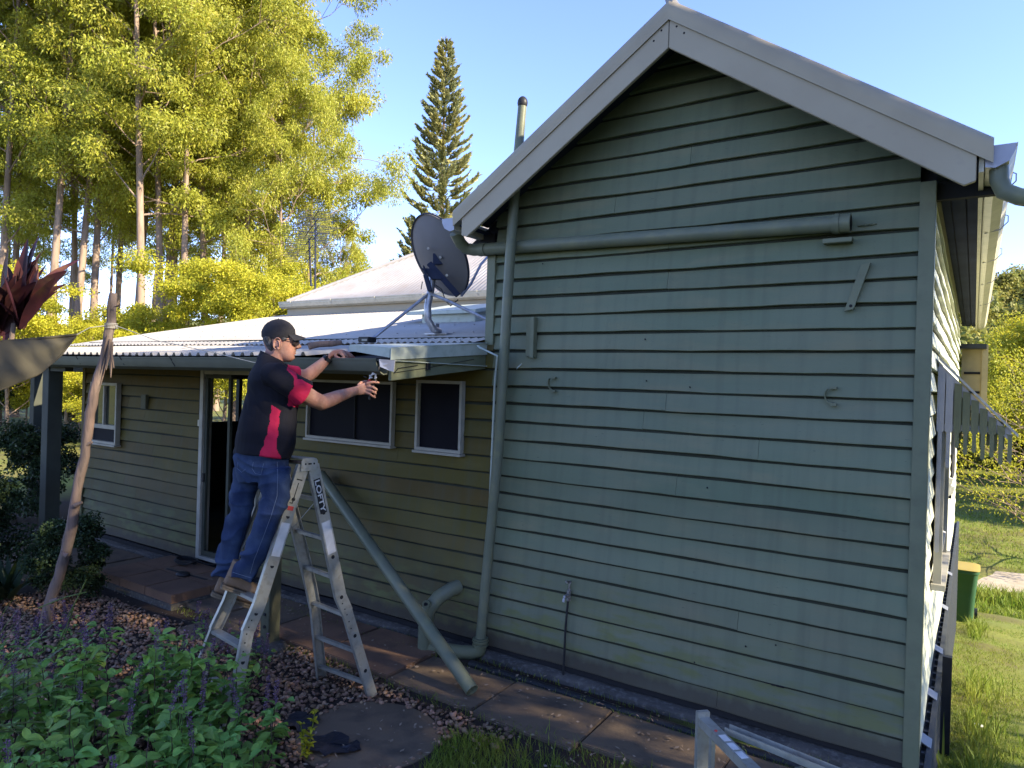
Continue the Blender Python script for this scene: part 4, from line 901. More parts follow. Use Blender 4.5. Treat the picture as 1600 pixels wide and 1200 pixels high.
# lettering on the rear rail
p = rails['nr']; ru = rung_r; d = (p[1]-p[0]).normalized(); wd = d.cross(ru).normalized()
q0 = p[0].lerp(p[1], .10); q1 = p[0].lerp(p[1], .355)
b = MB(); b.bar(q0-ru*.0028, q1-ru*.0028, wd*.024, ru*.0005); plate = b.build('brand_plate', MT['blackmark'], ld)
tcv = bpy.data.curves.new('lettering', 'FONT'); tcv.body = 'LOFTY'; tcv.size = .060; tcv.extrude = .0003; tcv.align_x = 'CENTER'; tcv.align_y = 'CENTER'; tcv.offset = .0012
to = bpy.data.objects.new('tmp', tcv); C.objects.link(to); dg = bpy.context.evaluated_depsgraph_get(); me = bpy.data.meshes.new_from_object(to.evaluated_get(dg)); bpy.data.objects.remove(to)
nrm_ = -ru; 
if nrm_.dot(-FW) < 0: nrm_ = -nrm_
xa_ = d; ya_ = nrm_.cross(xa_).normalized(); cen = q0.lerp(q1, .5)-ru*.0040
L_ = (q1-q0).length*.92; xs_ = [v.co.x for v in me.vertices]; ys_ = [v.co.y for v in me.vertices]; fx = L_/(max(xs_)-min(xs_)); fy = .036/(max(ys_)-min(ys_))
mxx = (max(xs_)+min(xs_))/2; myy = (max(ys_)+min(ys_))/2; base = root_loc(ld)
for v in me.vertices: v.co = cen+xa_*(v.co.x-mxx)*fx+ya_*(v.co.y-myy)*fy+nrm_*v.co.z-base
me.materials.clear(); lo = link_mesh('lettering', me, MT['white'], plate)
# rungs
for fr in ('f', 'r'):
    for z in (1.40, 1.135, .87, .60, .335, .10):
        z2 = z-.06 if fr == 'f' else z
        a, c = rail_at('n'+fr, z2), rail_at('f'+fr, z2)
        ru = (c-a).normalized(); b = MB(); b.bar(a+ru*.004, c-ru*.004, (Vector((0, 0, 1)).cross(ru)).normalized()*(.030 if fr == 'f' else .017), Vector((0, 0, .011))); b.build('rung', MT['alu'], ld, bevel=.003)
# top cap : side plates and treads
nt_, ft_ = rails['nf'][0].lerp(rails['nr'][0], .5), rails['ff'][0].lerp(rails['fr'][0], .5)
ru = (ft_-nt_).normalized(); sp = ru.cross(Vector((0, 0, 1))).normalized()
for q, sg in ((nt_, -1), (ft_, 1)):
    b = MB(); q2 = q+ru*sg*.008; b.prism([q2-sp*.062-Vector((0, 0, .035)), q2+sp*.062-Vector((0, 0, .035)), q2+sp*.058+Vector((0, 0, .03)), q2+sp*.045+Vector((0, 0, .045)), q2-sp*.045+Vector((0, 0, .045)), q2-sp*.058+Vector((0, 0, .03))], ru*sg*.004)
    pl = b.build('hinge_plate', MT['alu'], ld, bevel=.002)
    b = MB()
    for o_ in (-.03, -.006, .006, .03): b.tube([q2+sp*o_+ru*sg*.0045+Vector((0, 0, .01)), q2+sp*o_+ru*sg*.0065+Vector((0, 0, .01))], .006, 8)
    b.build('rivet_holes', MT['dark'], pl)
b = MB(); b.bar(nt_+Vector((0, 0, .042)), ft_+Vector((0, 0, .042)), sp*.045, Vector((0, 0, .004))); b.build('top_tread', MT['alu'], ld, bevel=.002)
b = MB(); b.tube([nt_-sp*.03+Vector((0, 0, .02)), ft_-sp*.03+Vector((0, 0, .02))], .010, 8); b.build('hinge_bar', MT['wood'], ld)
b = MB(); b.tube([rail_at('nr', 1.43)-sp*.0, rail_at('nf', .95)+rung_n*.2], .0022, 6); b.tube([rail_at('fr', 1.2), rail_at('ff', 1.0)], .0022, 6); b.build('spreader_cord', MT['frame'], ld)
# ================================================================ bush pole with wire
ppts = [(70, 978, 6.0), (82, 930, 5.98), (97, 885, 5.96), (112, 820, 5.92), (125, 745, 5.9), (135, 695, 5.88), (141, 645, 5.87), (150, 600, 5.86), (163, 560, 5.85), (171, 520, 5.85), (175, 490, 5.85), (177, 458, 5.85)]
pr_ = [.044, .042, .042, .042, .039, .037, .039, .036, .036, .036, .034, .031]
pole = thing('bush_pole', 'crooked stripped tree branch pole standing in front of the lean-to', 'pole', PZ(70, 978, 0))
pp = [P(*q) for q in ppts]
fine = []; fr_ = []
for i in range(len(pp)-1):
    for t in (0, .33, .66): fine.append(pp[i].lerp(pp[i+1], t)+Vector((random.uniform(-.005, .005), random.uniform(-.005, .005), 0))); fr_.append((pr_[i]*(1-t)+pr_[i+1]*t)*random.uniform(.93, 1.08))
fine.append(pp[-1]); fr_.append(.03)
b = MB(); b.tube(fine, fr_, 14)
for (x, y) in ((134, 696), (118, 790), (80, 940), (105, 868)):
    b.tube([P(x, y, 5.87), P(x+random.choice((-9, 10)), y-5, 5.86)], [.022, .010], 8)
b.build('trunk', MT['wood'], pole, smooth=True, auto=60)
b = MB()
for (x0, y0, x1, y1) in ((172, 530, 166, 578), (175, 535, 173, 590), (168, 525, 160, 560), (178, 480, 190, 476), (170, 470, 169, 500), (172, 545, 178, 575)):
    b = MB(); q0, q1 = P(x0, y0, 5.80), P(x1, y1, 5.79); ww = RT*.013; b.loft([[q0-ww, q0+FW*.006, q0+ww, q0-FW*.006], [q0.lerp(q1, .6)-ww*1.2, q0.lerp(q1, .6)+FW*.006, q0.lerp(q1, .6)+ww*.9, q0.lerp(q1, .6)-FW*.006], [q1-ww*.2, q1+FW*.002, q1+ww*.3, q1-FW*.002]])
    b.build('bark_shard', MT['pinebark'], pole)
b = MB()
for k in range(4):
    c = P(173.5, 506+2.2*k, 5.85); b.tube([c+RT*.05*math.cos(a)+FW*.05*math.sin(a) for a in np.linspace(0, 6.28, 17)], .0028, 5)
b.tube([P(176, 507, 5.85), P(245, 532, 5.6), P(330, 550, 5.3), P(395, 566, 5.1), P(430, 570, 4.95)], .003, 5); b.tube([P(171, 508, 5.85), P(140, 512, 5.7), P(118, 524, 5.6)], .0035, 5); b.build('wire', MT['frame'], pole)
# ================================================================ shade sail
top = [(120, 523, 5.62), (90, 526, 5.4), (50, 530, 5.1), (0, 534, 4.8), (-80, 540, 4.4), (-200, 545, 3.9)]
bot = [(118, 526, 5.62), (95, 556, 5.35), (60, 585, 5.0), (0, 609, 4.65), (-80, 640, 4.2), (-200, 690, 3.6)]
V = []; nr = 12
tt = np.linspace(0, 1, 40)
def interp(L, t): 
    s = t*(len(L)-1); i = min(int(s), len(L)-2); f = s-i; return [L[i][k]*(1-f)+L[i+1][k]*f for k in range(3)]
for t in tt:
    a = interp(top, t); c = interp(bot, t)
    for j in range(nr):
        f = j/(nr-1); q = P(a[0]*(1-f)+c[0]*f, a[1]*(1-f)+c[1]*f, (a[2]*(1-f)+c[2]*f)-.12*math.sin(math.pi*f)*t+.015*math.sin(7*f+9*t)); V.append(q)
F = [(i*nr+j, i*nr+j+1, (i+1)*nr+j+1, (i+1)*nr+j) for i in range(39) for j in range(nr-1)]
sail = thing('shade_sail', 'beige shade cloth strung from the left and tied towards the crooked pole', 'shade sail', P(120, 523, 5.62))
np_mesh('cloth', [tuple(v) for v in V], F, MT['sail'], sail, smooth=True)
b = MB(); b.tube([P(*interp(top, t)) for t in tt], .010, 8); b.tube([P(*interp(bot, t)) for t in tt], .007, 8); b.build('hem', MT['sail'], sail, smooth=True)
# ================================================================ THE MAN
from mathutils import noise as mnoise
def fuse(name, mb, m, parent, vox=.006, it=4, wr=None):
    me = bpy.data.meshes.new('t'); me.from_pydata([tuple(v) for v in mb.v], [], mb.f); me.update()
    bm = bmesh.new(); bm.from_mesh(me); bmesh.ops.recalc_face_normals(bm, faces=bm.faces); bm.to_mesh(me); bm.free()
    o = bpy.data.objects.new('t', me); C.objects.link(o)
    rm = o.modifiers.new('r', 'REMESH'); rm.mode = 'VOXEL'; rm.voxel_size = vox
    s = o.modifiers.new('s', 'SMOOTH'); s.iterations = it; s.factor = .5
    dg = bpy.context.evaluated_depsgraph_get(); me2 = bpy.data.meshes.new_from_object(o.evaluated_get(dg)); bpy.data.objects.remove(o)
    if wr:
        n_ = [v.normal.copy() for v in me2.vertices]
        for v, nn in zip(me2.vertices, n_): v.co += nn*wr(v.co)
    base = root_loc(parent)
    for v in me2.vertices: v.co -= base
    me2.polygons.foreach_set('use_smooth', [True]*len(me2.polygons)); me2.update(); me2.name = name
    me2.materials.clear()
    return link_mesh(name, me2, m, parent)
def ring(cx, cy, hw, hd, t, tilt=0.0, n=28, e=2.3, ax=None):
    """cross-section: photo-space centre, half width in photo px along the image right, half depth in metres"""
    c = P(cx, cy, t); a = (RT if ax is None else ax)*(hw*t/FPX)-UP*tilt*(hw*t/FPX); b_ = ray(cx, cy).normalized()*hd; out = []
    for q in np.linspace(0, 2*math.pi, n+1)[:-1]:
        cs, sn = math.cos(q), math.sin(q)
        out.append(c+a*math.copysign(abs(cs)**(2/e), cs)+b_*math.copysign(abs(sn)**(2/e), sn))
    return out
man = thing('person', 'man in black cap, black and magenta polo and jeans standing on the ladder holding snips', 'person', P(375, 925, 4.42))
TB = 4.43
body = MB()
# torso and legs under the clothes
body.loft([ring(x, y, w_, d, t) for x, y, w_, d, t in ((408, 738, 24, .10, TB), (411, 700, 34, .13, TB), (420, 660, 38, .14, TB), (424, 620, 34, .15, TB), (424, 592, 31, .18, TB), (423, 575, 22, .14, TB), (425, 566, 15, .07, TB))])
body.loft([ring(x, y, w_, d, t) for x, y, w_, d, t in ((420, 742, 16, .06, 4.40), (429, 780, 14, .06, 4.34), (418, 810, 13, .055, 4.33), (397, 870, 11, .045, 4.36), (384, 905, 9, .04, 4.40))])
body.loft([ring(x, y, w_, d, t) for x, y, w_, d, t in ((392, 740, 14, .05, 4.53), (380, 790, 12, .05, 4.55), (364, 845, 11, .05, 4.55), (351, 895, 9, .04, 4.58))])
TH = 4.45
# neck and head
body.loft([ring(x, y, w_, d, t, .25) for x, y, w_, d, t in ((421, 580, 22, .085, TH), (425, 568, 17, .070, TH), (429, 556, 15.5, .064, TH), (432, 545, 16, .062, TH), (434, 536, 14, .055, TH))])
hd_ = [(500, 427, 444, .035), (504, 418, 452, .058), (511, 412, 458, .071), (519, 410, 461, .077), (527, 410, 462.5, .077), (533, 411, 463, .075), (536, 411.5, 461.5, .074), (541, 413, 461, .071), (546, 416, 460.5, .067), (551, 420, 460.5, .063), (556, 425, 460, .057), (560, 430, 459.5, .050), (563, 436, 457, .040), (565.5, 441, 453, .022)]
body.loft([ring((a+c)/2, y, (c-a)/2, d, TH, .04, e=2.25) for y, a, c, d in hd_][::-1])
def el(x, y, t, r, u, f): body.ell(P(x, y, t), (RT*r, FW*f, UP*u), n=14, m=10)
# nose
body.loft([[P(x, y, TH)+FW*q[0]+RT*q[1] for q in ((-w_, 0), (-w_*.6, pr), (0, pr*1.25), (w_*.6, pr), (w_, 0), (0, -.015))] for x, y, w_, pr in ((461, 531, .009, .002), (462, 535, .011, .013), (463, 539, .015, .024), (463, 541.5, .018, .029), (462.5, 544, .018, .024), (461.5, 546, .012, .006))])
el(466.5, 541.5, TH, .009, .008, .012); el(464, 543, TH-.014, .009, .007, .006); el(464, 543, TH+.014, .009, .007, .006)
# brow, lips, chin, cheek
el(460.5, 529.5, TH-.03, .011, .007, .024); el(460.5, 529.5, TH+.03, .011, .007, .024)
el(461.0, 548.6, TH, .0075, .0042, .024); el(460.8, 552.2, TH, .0075, .0048, .021); el(457.5, 559, TH, .013, .012, .022); el(450, 545, TH-.034, .030, .030, .020); el(450, 545, TH+.034, .030, .030, .020)
# ears
for sg in (-1, 1):
    tt_ = TH+sg*.076
    pts = [P(433+6.0*math.cos(a)+.6*math.sin(a), 537-9.2*math.sin(a), tt_+sg*.010+sg*.005*math.cos(a*1)) for a in np.linspace(-.5, 4.4, 14)]
    body.tube(pts, .0052, 8); el(434.5, 544.5, tt_+sg*.008, .010, .010, .008); el(434, 538, tt_+sg*.0, .014, .024, .008)
# arms
body.tube([P(430, 583, 4.27), P(447, 597, 4.27), P(470, 612, 4.31), P(490, 624, 4.37), P(503, 629, 4.43), P(515, 625, 4.48), P(530, 619, 4.54), P(545, 614, 4.61), P(556, 610.5, 4.665)], [.062, .062, .057, .052, .050, .047, .041, .033, .029], 18)
body.ell(P(502, 633, 4.43), (RT*.042, FW*.038, UP*.034), n=14)
body.tube([P(430, 580, 4.60), P(445, 584, 4.66), P(462, 588, 4.71), P(478, 588, 4.75), P(486, 583, 4.79), P(497, 574, 4.84), P(508, 564, 4.88), P(514, 559, 4.89)], [.058, .055, .050, .048, .046, .041, .033, .030], 18)
# right hand (near): palm + fingers round the snips handles
TR = 4.69
body.loft([[P(x, y, t)+dv for dv in (UP*h_, UP*h_*.6+FW*.016, -UP*h_*.6+FW*.016, -UP*h_, -UP*h_*.6-FW*.014, UP*h_*.6-FW*.014)] for x, y, t, h_ in ((552, 611.5, 4.65, .026), (560, 609.5, 4.67, .036), (569, 607, 4.69, .042), (577, 607, 4.71, .041), (581, 608, 4.72, .034))])
def finger(js, r0=.0098, r1=.0078):
    js = [P(*j) for j in js]; n_ = len(js); body.tube(js, [r0+(r1-r0)*i/(n_-1) for i in range(n_)], 10); body.ell(js[-1], (RT*r1, FW*r1, UP*r1), n=10, m=8)
finger([(572, 600, 4.685), (581, 597.0, 4.68), (588, 597.2, 4.69), (591.5, 598, 4.70)], .0105, .0082)
finger([(574, 604, 4.69), (583, 605, 4.675), (588.5, 608.5, 4.69), (587, 611, 4.71)], .0108, .0085)
finger([(573, 609, 4.69), (582, 611.5, 4.675), (587, 614.5, 4.69), (585.5, 617, 4.71)], .0105, .0083)
finger([(571, 613, 4.69), (578, 616, 4.68), (583, 619.5, 4.69), (586, 621, 4.70)], .0095, .0072)
finger([(559, 603, 4.69), (564, 598, 4.715), (570, 596, 4.735), (577, 596.5, 4.74)], .0120, .0090)
# left hand (far) over the gutter edge, wrist arched
body.loft([[P(x, y, t)+dv for dv in (UP*h_, UP*h_*.5+FW*.030, -UP*h_*.7+FW*.026, -UP*h_, -UP*h_*.6-FW*.026, UP*h_*.6-FW*.026)] for x, y, t, h_ in ((513, 559, 4.88, .024), (519, 553.5, 4.885, .026), (527, 550.5, 4.89, .023), (535, 550, 4.89, .018), (540, 551, 4.895, .014))])
finger([(535, 549.5, 4.915), (543, 550.5, 4.92), (549, 554.5, 4.92), (553.5, 558.5, 4.92)], .0100, .0076)
finger([(535, 550, 4.895), (542, 552, 4.895), (547, 556, 4.90), (550, 559.5, 4.905)], .0100, .0078)
finger([(534, 551, 4.875), (540, 554, 4.87), (544, 558, 4.88), (546, 561, 4.89)], .0096, .0075)
finger([(531, 552, 4.862), (536, 556, 4.855), (539, 560, 4.865), (541, 563, 4.87)], .0090, .0070)
finger([(523, 556, 4.86), (530, 560, 4.845), (536, 561, 4.85), (543, 560.5, 4.86)], .0115, .0088)
bodyo = fuse('body', body, MT['skin'], man, .0045, 3)
# hair
b = MB(); b.loft([ring(x, y, w_, d, TH, e=2.05) for x, y, w_, d in ((419.5, 526, 9.6, .078), (420.5, 532, 9.6, .078), (422, 538, 8.6, .076), (423.5, 544, 7.2, .070), (425, 549, 5.5, .060), (426, 552, 3.5, .05))][::-1])
b.ell(P(444, 530, TH-.074), (RT*.020, FW*.006, UP*.012)); b.ell(P(444, 530, TH+.074), (RT*.020, FW*.006, UP*.012))
fuse('hair', b, MT['hair'], man, .004, 2, wr=lambda c: .0018*mnoise.noise(c*160))
# cap
cp = MB(); cr = [(529.5, 409.0, 455, .083), (526, 408.2, 459.8, .0855), (521, 408.0, 462.2, .087), (515, 409.2, 461.3, .085), (509, 412.5, 457.5, .078), (504, 417.5, 452.5, .066), (500.5, 424, 446, .047), (498.5, 431, 440, .022)]
cp.loft([ring((a+c)/2, y, (c-a)/2, d, TH, .10 if y > 520 else .0, e=2.15) for y, a, c, d in cr])
cap = cp.build('cap', MT['cap'], man, smooth=True, auto=70)
bv = MB(); rows = []
for j in range(7):
    f = j/6; row = []
    for i in range(17):
        a = (i/16-.5)*2; dx = 447+(12.5 if True else 0)*math.sqrt(max(0, 1-(a*.95)**2))*1.0+f*(18.5*math.sqrt(max(0, 1-(a*.92)**2))**.8); y = 521.5+f*6.2+1.4*a*a*0
        row.append(P(dx, y+f*2.4*a*a, TH+a*.070)+UP*(-.006*a*a))
    rows.append(row)
V = [v for r_ in rows for v in r_]; n_ = 17
bv.add(V+[v-UP*.004 for v in V], [(j*n_+i, j*n_+i+1, (j+1)*n_+i+1, (j+1)*n_+i) for j in range(6) for i in range(16)]+[(7*n_+j*n_+i, 7*n_+(j+1)*n_+i, 7*n_+(j+1)*n_+i+1, 7*n_+j*n_+i+1) for j in range(6) for i in range(16)]+[(6*n_+i, 6*n_+i+1, 13*n_+i+1, 13*n_+i) for i in range(16)])
bv.build('brim', MT['cap'], cap, smooth=True)
b = MB(); b.ell(P(435, 498.3, TH), (RT*.006, FW*.006, UP*.004)); b.build('button', MT['cap'], cap)
# glasses
gl_ = MB()
for sg in (-1, 1):
    gl_.tube([P(436, 528.5, TH+sg*.080), P(447, 530, TH+sg*.078), P(455, 532, TH+sg*.068), P(461.5, 532.5, TH+sg*.055)], .0022, 6)
    c = P(463.2, 535, TH+sg*.033); ax1 = (FW*sg*.9-RT*.42).normalized()
    gl_.tube([c+ax1*.027*math.cos(a)+UP*.019*math.sin(a) for a in np.linspace(0, 6.283, 19)], .0020, 6, caps=False)
gl_.tube([P(466, 533, TH-.008), P(466.5, 532.5, TH), P(466, 533, TH+.008)], .002, 6)
glo = gl_.build('glasses', MT['black'], man, smooth=True)
for sg in (-1, 1):
    c = P(463.2, 535, TH+sg*.033); ax1 = (FW*sg*.9-RT*.42).normalized(); ax3 = ax1.cross(UP); b = MB(); b.ell(c, (ax1*.026, UP*.018, ax3*.0025), n=18); b.build('lens', MT['lens'], glo, smooth=True)
# watch
b = MB(); wc = P(512, 561, 4.885); ad = (P(516, 557, 4.885)-P(508, 565, 4.88)).normalized()
b.tube([wc-ad*.012, wc+ad*.012], .037, 20); wo_ = b.build('wrist_watch', MT['black'], man, smooth=True)
b = MB(); b.ell(wc-FW*.036+UP*.005, (ad*.018, UP*.016, FW*.007), n=14); b.build('watch_face', MT['screen'], wo_, smooth=True)
# shirt
sh = MB()
sh.loft([ring(x, y, w_, d, t, tl, e=2.25) for x, y, w_, d, t, tl in ((409, 713.5, 45.5, .19, TB, .10), (411, 705, 45.5, .19, TB, .08), (415, 688, 46.5, .185, TB, .05), (419, 660, 45.5, .18, TB, .03), (423, 635, 42.5, .18, TB, 0), (424, 612, 39, .185, TB, 0), (423, 594, 36, .195, TB, 0), (422.5, 581, 31, .185, TB, 0), (422.5, 571, 24, .140, TB, .1), (423, 563, 20, .10, TB, .25), (424.5, 557, 16, .080, TB, .35))])
sh.tube([P(420, 585, 4.29), P(432, 586, 4.265), P(447, 597, 4.262), P(461, 606, 4.28), P(475, 615, 4.32)], [.074, .077, .077, .077, .086], 22)
sh.tube([P(424, 582, 4.56), P(434, 582, 4.60), P(450, 586, 4.67), P(463, 588.5, 4.71)], [.070, .070, .068, .073], 22)
def shw(c):
    q = Vector((c.x*3, c.y*3, c.z*9)); a = mnoise.noise(q)*.011+mnoise.noise(c*7)*.008; f = math.sin(c.z*34+c.x*18+4*mnoise.noise(c*4)); return a+.006*(abs(f)-.5)*(.5+mnoise.noise(c*6))
pn1 = [(425, 632), (438, 642), (434, 680), (431.5, 698), (440.5, 720), (401, 720), (411, 697), (419, 672), (422, 650)]
pn2 = [(449, 572), (461, 576), (464, 592), (472, 593), (491, 604), (480, 640), (450, 634), (450, 620), (459, 604), (460, 592), (449, 578)]
def inpoly(x, y, pl):
    c = False; j = len(pl)-1
    for i in range(len(pl)):
        if (pl[i][1] > y) != (pl[j][1] > y) and x < (pl[j][0]-pl[i][0])*(y-pl[i][1])/(pl[j][1]-pl[i][1])+pl[i][0]: c = not c
        j = i
    return c
sho = fuse('polo_shirt', sh, [MT['shirt'], MT['pink']], man, .0055, 5, wr=shw)
base = root_loc(man); mi = []
for f in sho.data.polygons:
    c = f.center+base-CAM; t = c.dot(FW); x = 800+FPX*c.dot(RT)/t; y = 600-FPX*c.dot(UP)/t
    x += .8*math.sin(y*.35); mi.append(1 if (t < TB-.05 and (inpoly(x, y, pn1) or inpoly(x, y, pn2))) or (t > 4.55 and x > 449) else 0)
sho.data.polygons.foreach_set('material_index', mi)
# collar
b = MB(); b.loft([ring(x, y, w_, d, TB+.01, tl, e=2.2) for x, y, w_, d, tl in ((423.5, 568, 23, .105, .30), (424.5, 560, 19.5, .088, .42), (425, 556, 18.0, .080, .48), (425, 557, 16.8, .075, .48), (424, 566, 17, .07, .42))], caps=False)
b.build('collar', MT['shirt'], sho, smooth=True, auto=80)
# jeans
jn = MB()
jn.loft([ring(x, y, w_, d, t, tl) for x, y, w_, d, t, tl in ((410, 704, 41, .165, TB, .05), (409, 718, 43, .17, TB, .05), (409, 735, 42, .168, TB, .0), (409, 755, 38, .15, TB, 0))])
jn.loft([ring(x, y, w_, d, t, tl) for x, y, w_, d, t, tl in ((424, 730, 29, .115, 4.36, 0), (427, 752, 26.5, .105, 4.35, 0), (430, 778, 22.5, .093, 4.34, .1), (424, 800, 21.5, .09, 4.33, .2), (413, 825, 20, .085, 4.33, .25), (404, 850, 19.5, .082, 4.345, .25), (394, 872, 19, .08, 4.36, .25), (386, 888, 18.5, .078, 4.375, .22), (381.0, 901, 19, .08, 4.39, .22), (379.5, 907, 19.5, .08, 4.39, .22))])
jn.loft([ring(x, y, w_, d, t, tl) for x, y, w_, d, t, tl in ((388, 730, 25, .11, 4.52, 0), (384, 760, 22, .10, 4.54, 0), (378, 790, 19.5, .092, 4.55, .1), (372, 815, 18.5, .085, 4.55, .2), (364, 842, 17.5, .088, 4.55, .2), (357, 868, 18, .082, 4.56, .2), (353, 884, 17, .08, 4.57, .2), (350, 897, 17.5, .08, 4.58, .2), (349.5, 903, 17.5, .08, 4.58, .2))])
def jnw(c):
    low = max(0, min(1, (1.35-c.z)/.5)); q = Vector((c.x*5, c.y*5, c.z*11))
    kn = math.exp(-((c.z-1.28)/.1)**2)
    f = math.sin(c.z*(44+26*low)+6*mnoise.noise(c*5)+c.x*14)
    return mnoise.noise(q)*.009+mnoise.noise(c*6)*.008+(.006+.008*low+.007*kn)*(1-2*abs(f)**.8)*(.7+.6*mnoise.noise(c*8))
jno = fuse('jeans', jn, MT['denim'], man, .0055, 4, wr=jnw)
b = MB()
def surf(x, y, t0=4.0):
    """first hit of the jeans along the line of sight"""
    dg_ = None; o = CAM-base; d = ray(x, y).normalized(); ok, loc, nn, ix = jno.ray_cast(o, d); return (loc+base+nn*.0018) if ok else None
def seam(pl, r_=.0016):
    pts = []
    for i in range(len(pl)-1):
        for f in np.linspace(0, 1, 7)[:-1 if i < len(pl)-2 else None]:
            h = surf(pl[i][0]*(1-f)+pl[i+1][0]*f, pl[i][1]*(1-f)+pl[i+1][1]*f)
            if h is not None: pts.append(h)
    if len(pts) > 3: b.tube(pts, r_, 5)
bpy.context.view_layer.update()
seam([(433, 722), (434, 745), (433, 775), (424, 805), (411, 840), (397, 875), (391, 896)]); seam([(396, 722), (394, 732), (399, 740), (408, 742), (412, 724)]); seam([(372, 722), (371, 732), (378, 738), (384, 733)]); seam([(364, 894), (380, 899), (400, 905)])
if b.v: b.build('stitching', MT['seam'], jno)
# boots
def boot(hx, hy, t, nm='work_boot'):
    H = P(hx, hy, t); ax = (RT*.215+FW*.09-UP*.105).normalized(); sd_ = (FW-RT*.4); sd_ = (sd_-ax*sd_.dot(ax)).normalized(); u_ = sd_.cross(ax).normalized()
    if u_.dot(UP) < 0: u_ = -u_
    b = MB(); rg = []
    for s, w_, top_, lo_ in ((-.012, .018, .075, .03), (0, .030, .10, .018), (.03, .037, .125, .018), (.07, .038, .135, .018), (.11, .041, .115, .018), (.15, .046, .088, .018), (.19, .049, .072, .018), (.23, .047, .064, .018), (.26, .038, .056, .018), (.28, .022, .045, .022)):
        c = H+ax*s+u_*((top_+lo_)/2); hh = (top_-lo_)/2
        rg.append([c+sd_*w_*math.copysign(abs(math.cos(a))**.8, math.cos(a))+u_*hh*math.copysign(abs(math.sin(a))**.7, math.sin(a)) for a in np.linspace(0, 6.283, 25)[:-1]])
    b.loft(rg); b.tube([H+ax*.035+u_*.08, H+ax*.03+u_*.18], [.050, .047], 18)
    bo = fuse(nm, b, MT['boot'], man, .005, 3, wr=lambda c: .002*mnoise.noise(c*25))
    for k_, (z0, z1, g) in enumerate(((-.008, .006, .004), (.008, .020, .006))):
        b = MB(); lo = []; hi = []
        prof = [(-.018, .016), (-.01, .030), (.03, .038), (.10, .040), (.17, .049), (.23, .048), (.27, .034), (.288, .014)]
        out = [(s, w_+g) for s, w_ in prof]; outl = [H+ax*s+sd_*w_ for s, w_ in out]+[H+ax*s-sd_*w_ for s, w_ in out[::-1]]
        b.prism([v+u_*z0 for v in outl], u_*(z1-z0)); b.build('boot_sole', MT['sole'], bo, bevel=.002)
boot(349, 917, 4.40); boot(334, 929, 4.60)
# tin snips in his near hand
sn = thing('tin_snips', 'steel tin snips held upright in the man\'s near hand', 'snips', P(580, 600, 4.72))
b = MB(); b.bar(P(577, 592, 4.715), P(589.5, 572, 4.72), RT*.006, FW*.004); b.bar(P(586, 592, 4.72), P(589, 574, 4.72), RT*.006, FW*.004)
b.prism([P(583, 583, 4.71), P(588, 568.5, 4.71), P(590, 569, 4.71), P(589, 582, 4.71)], FW*.006); b.prism([P(587, 582, 4.718), P(594, 569.5, 4.718), P(592, 579, 4.718)], FW*.006); b.build('blades', MT['snips'], sn, bevel=.001)
b = MB()
for (x, y, r_) in ((578, 587, .006), (584, 584, .008), (581, 590, .005), (588, 590, .005), (586, 577, .004)): b.tube([P(x, y, 4.70), P(x, y, 4.712)], r_, 10)
b.build('pivot_bolts', MT['steel'], sn, smooth=True)
b = MB(); b.tube([P(577, 593, 4.715), P(574, 603, 4.705), P(571, 615, 4.70)], .0075, 8); b.build('handle', MT['red'], sn, smooth=True)
b = MB(); b.tube([P(587, 593, 4.72), P(583, 603, 4.70), P(579, 616, 4.70), P(577, 624, 4.70)], .0075, 8); b.tube([P(573, 590, 4.715), P(568, 588, 4.715)], .004, 6); b.build('handle', MT['black'], sn, smooth=True)
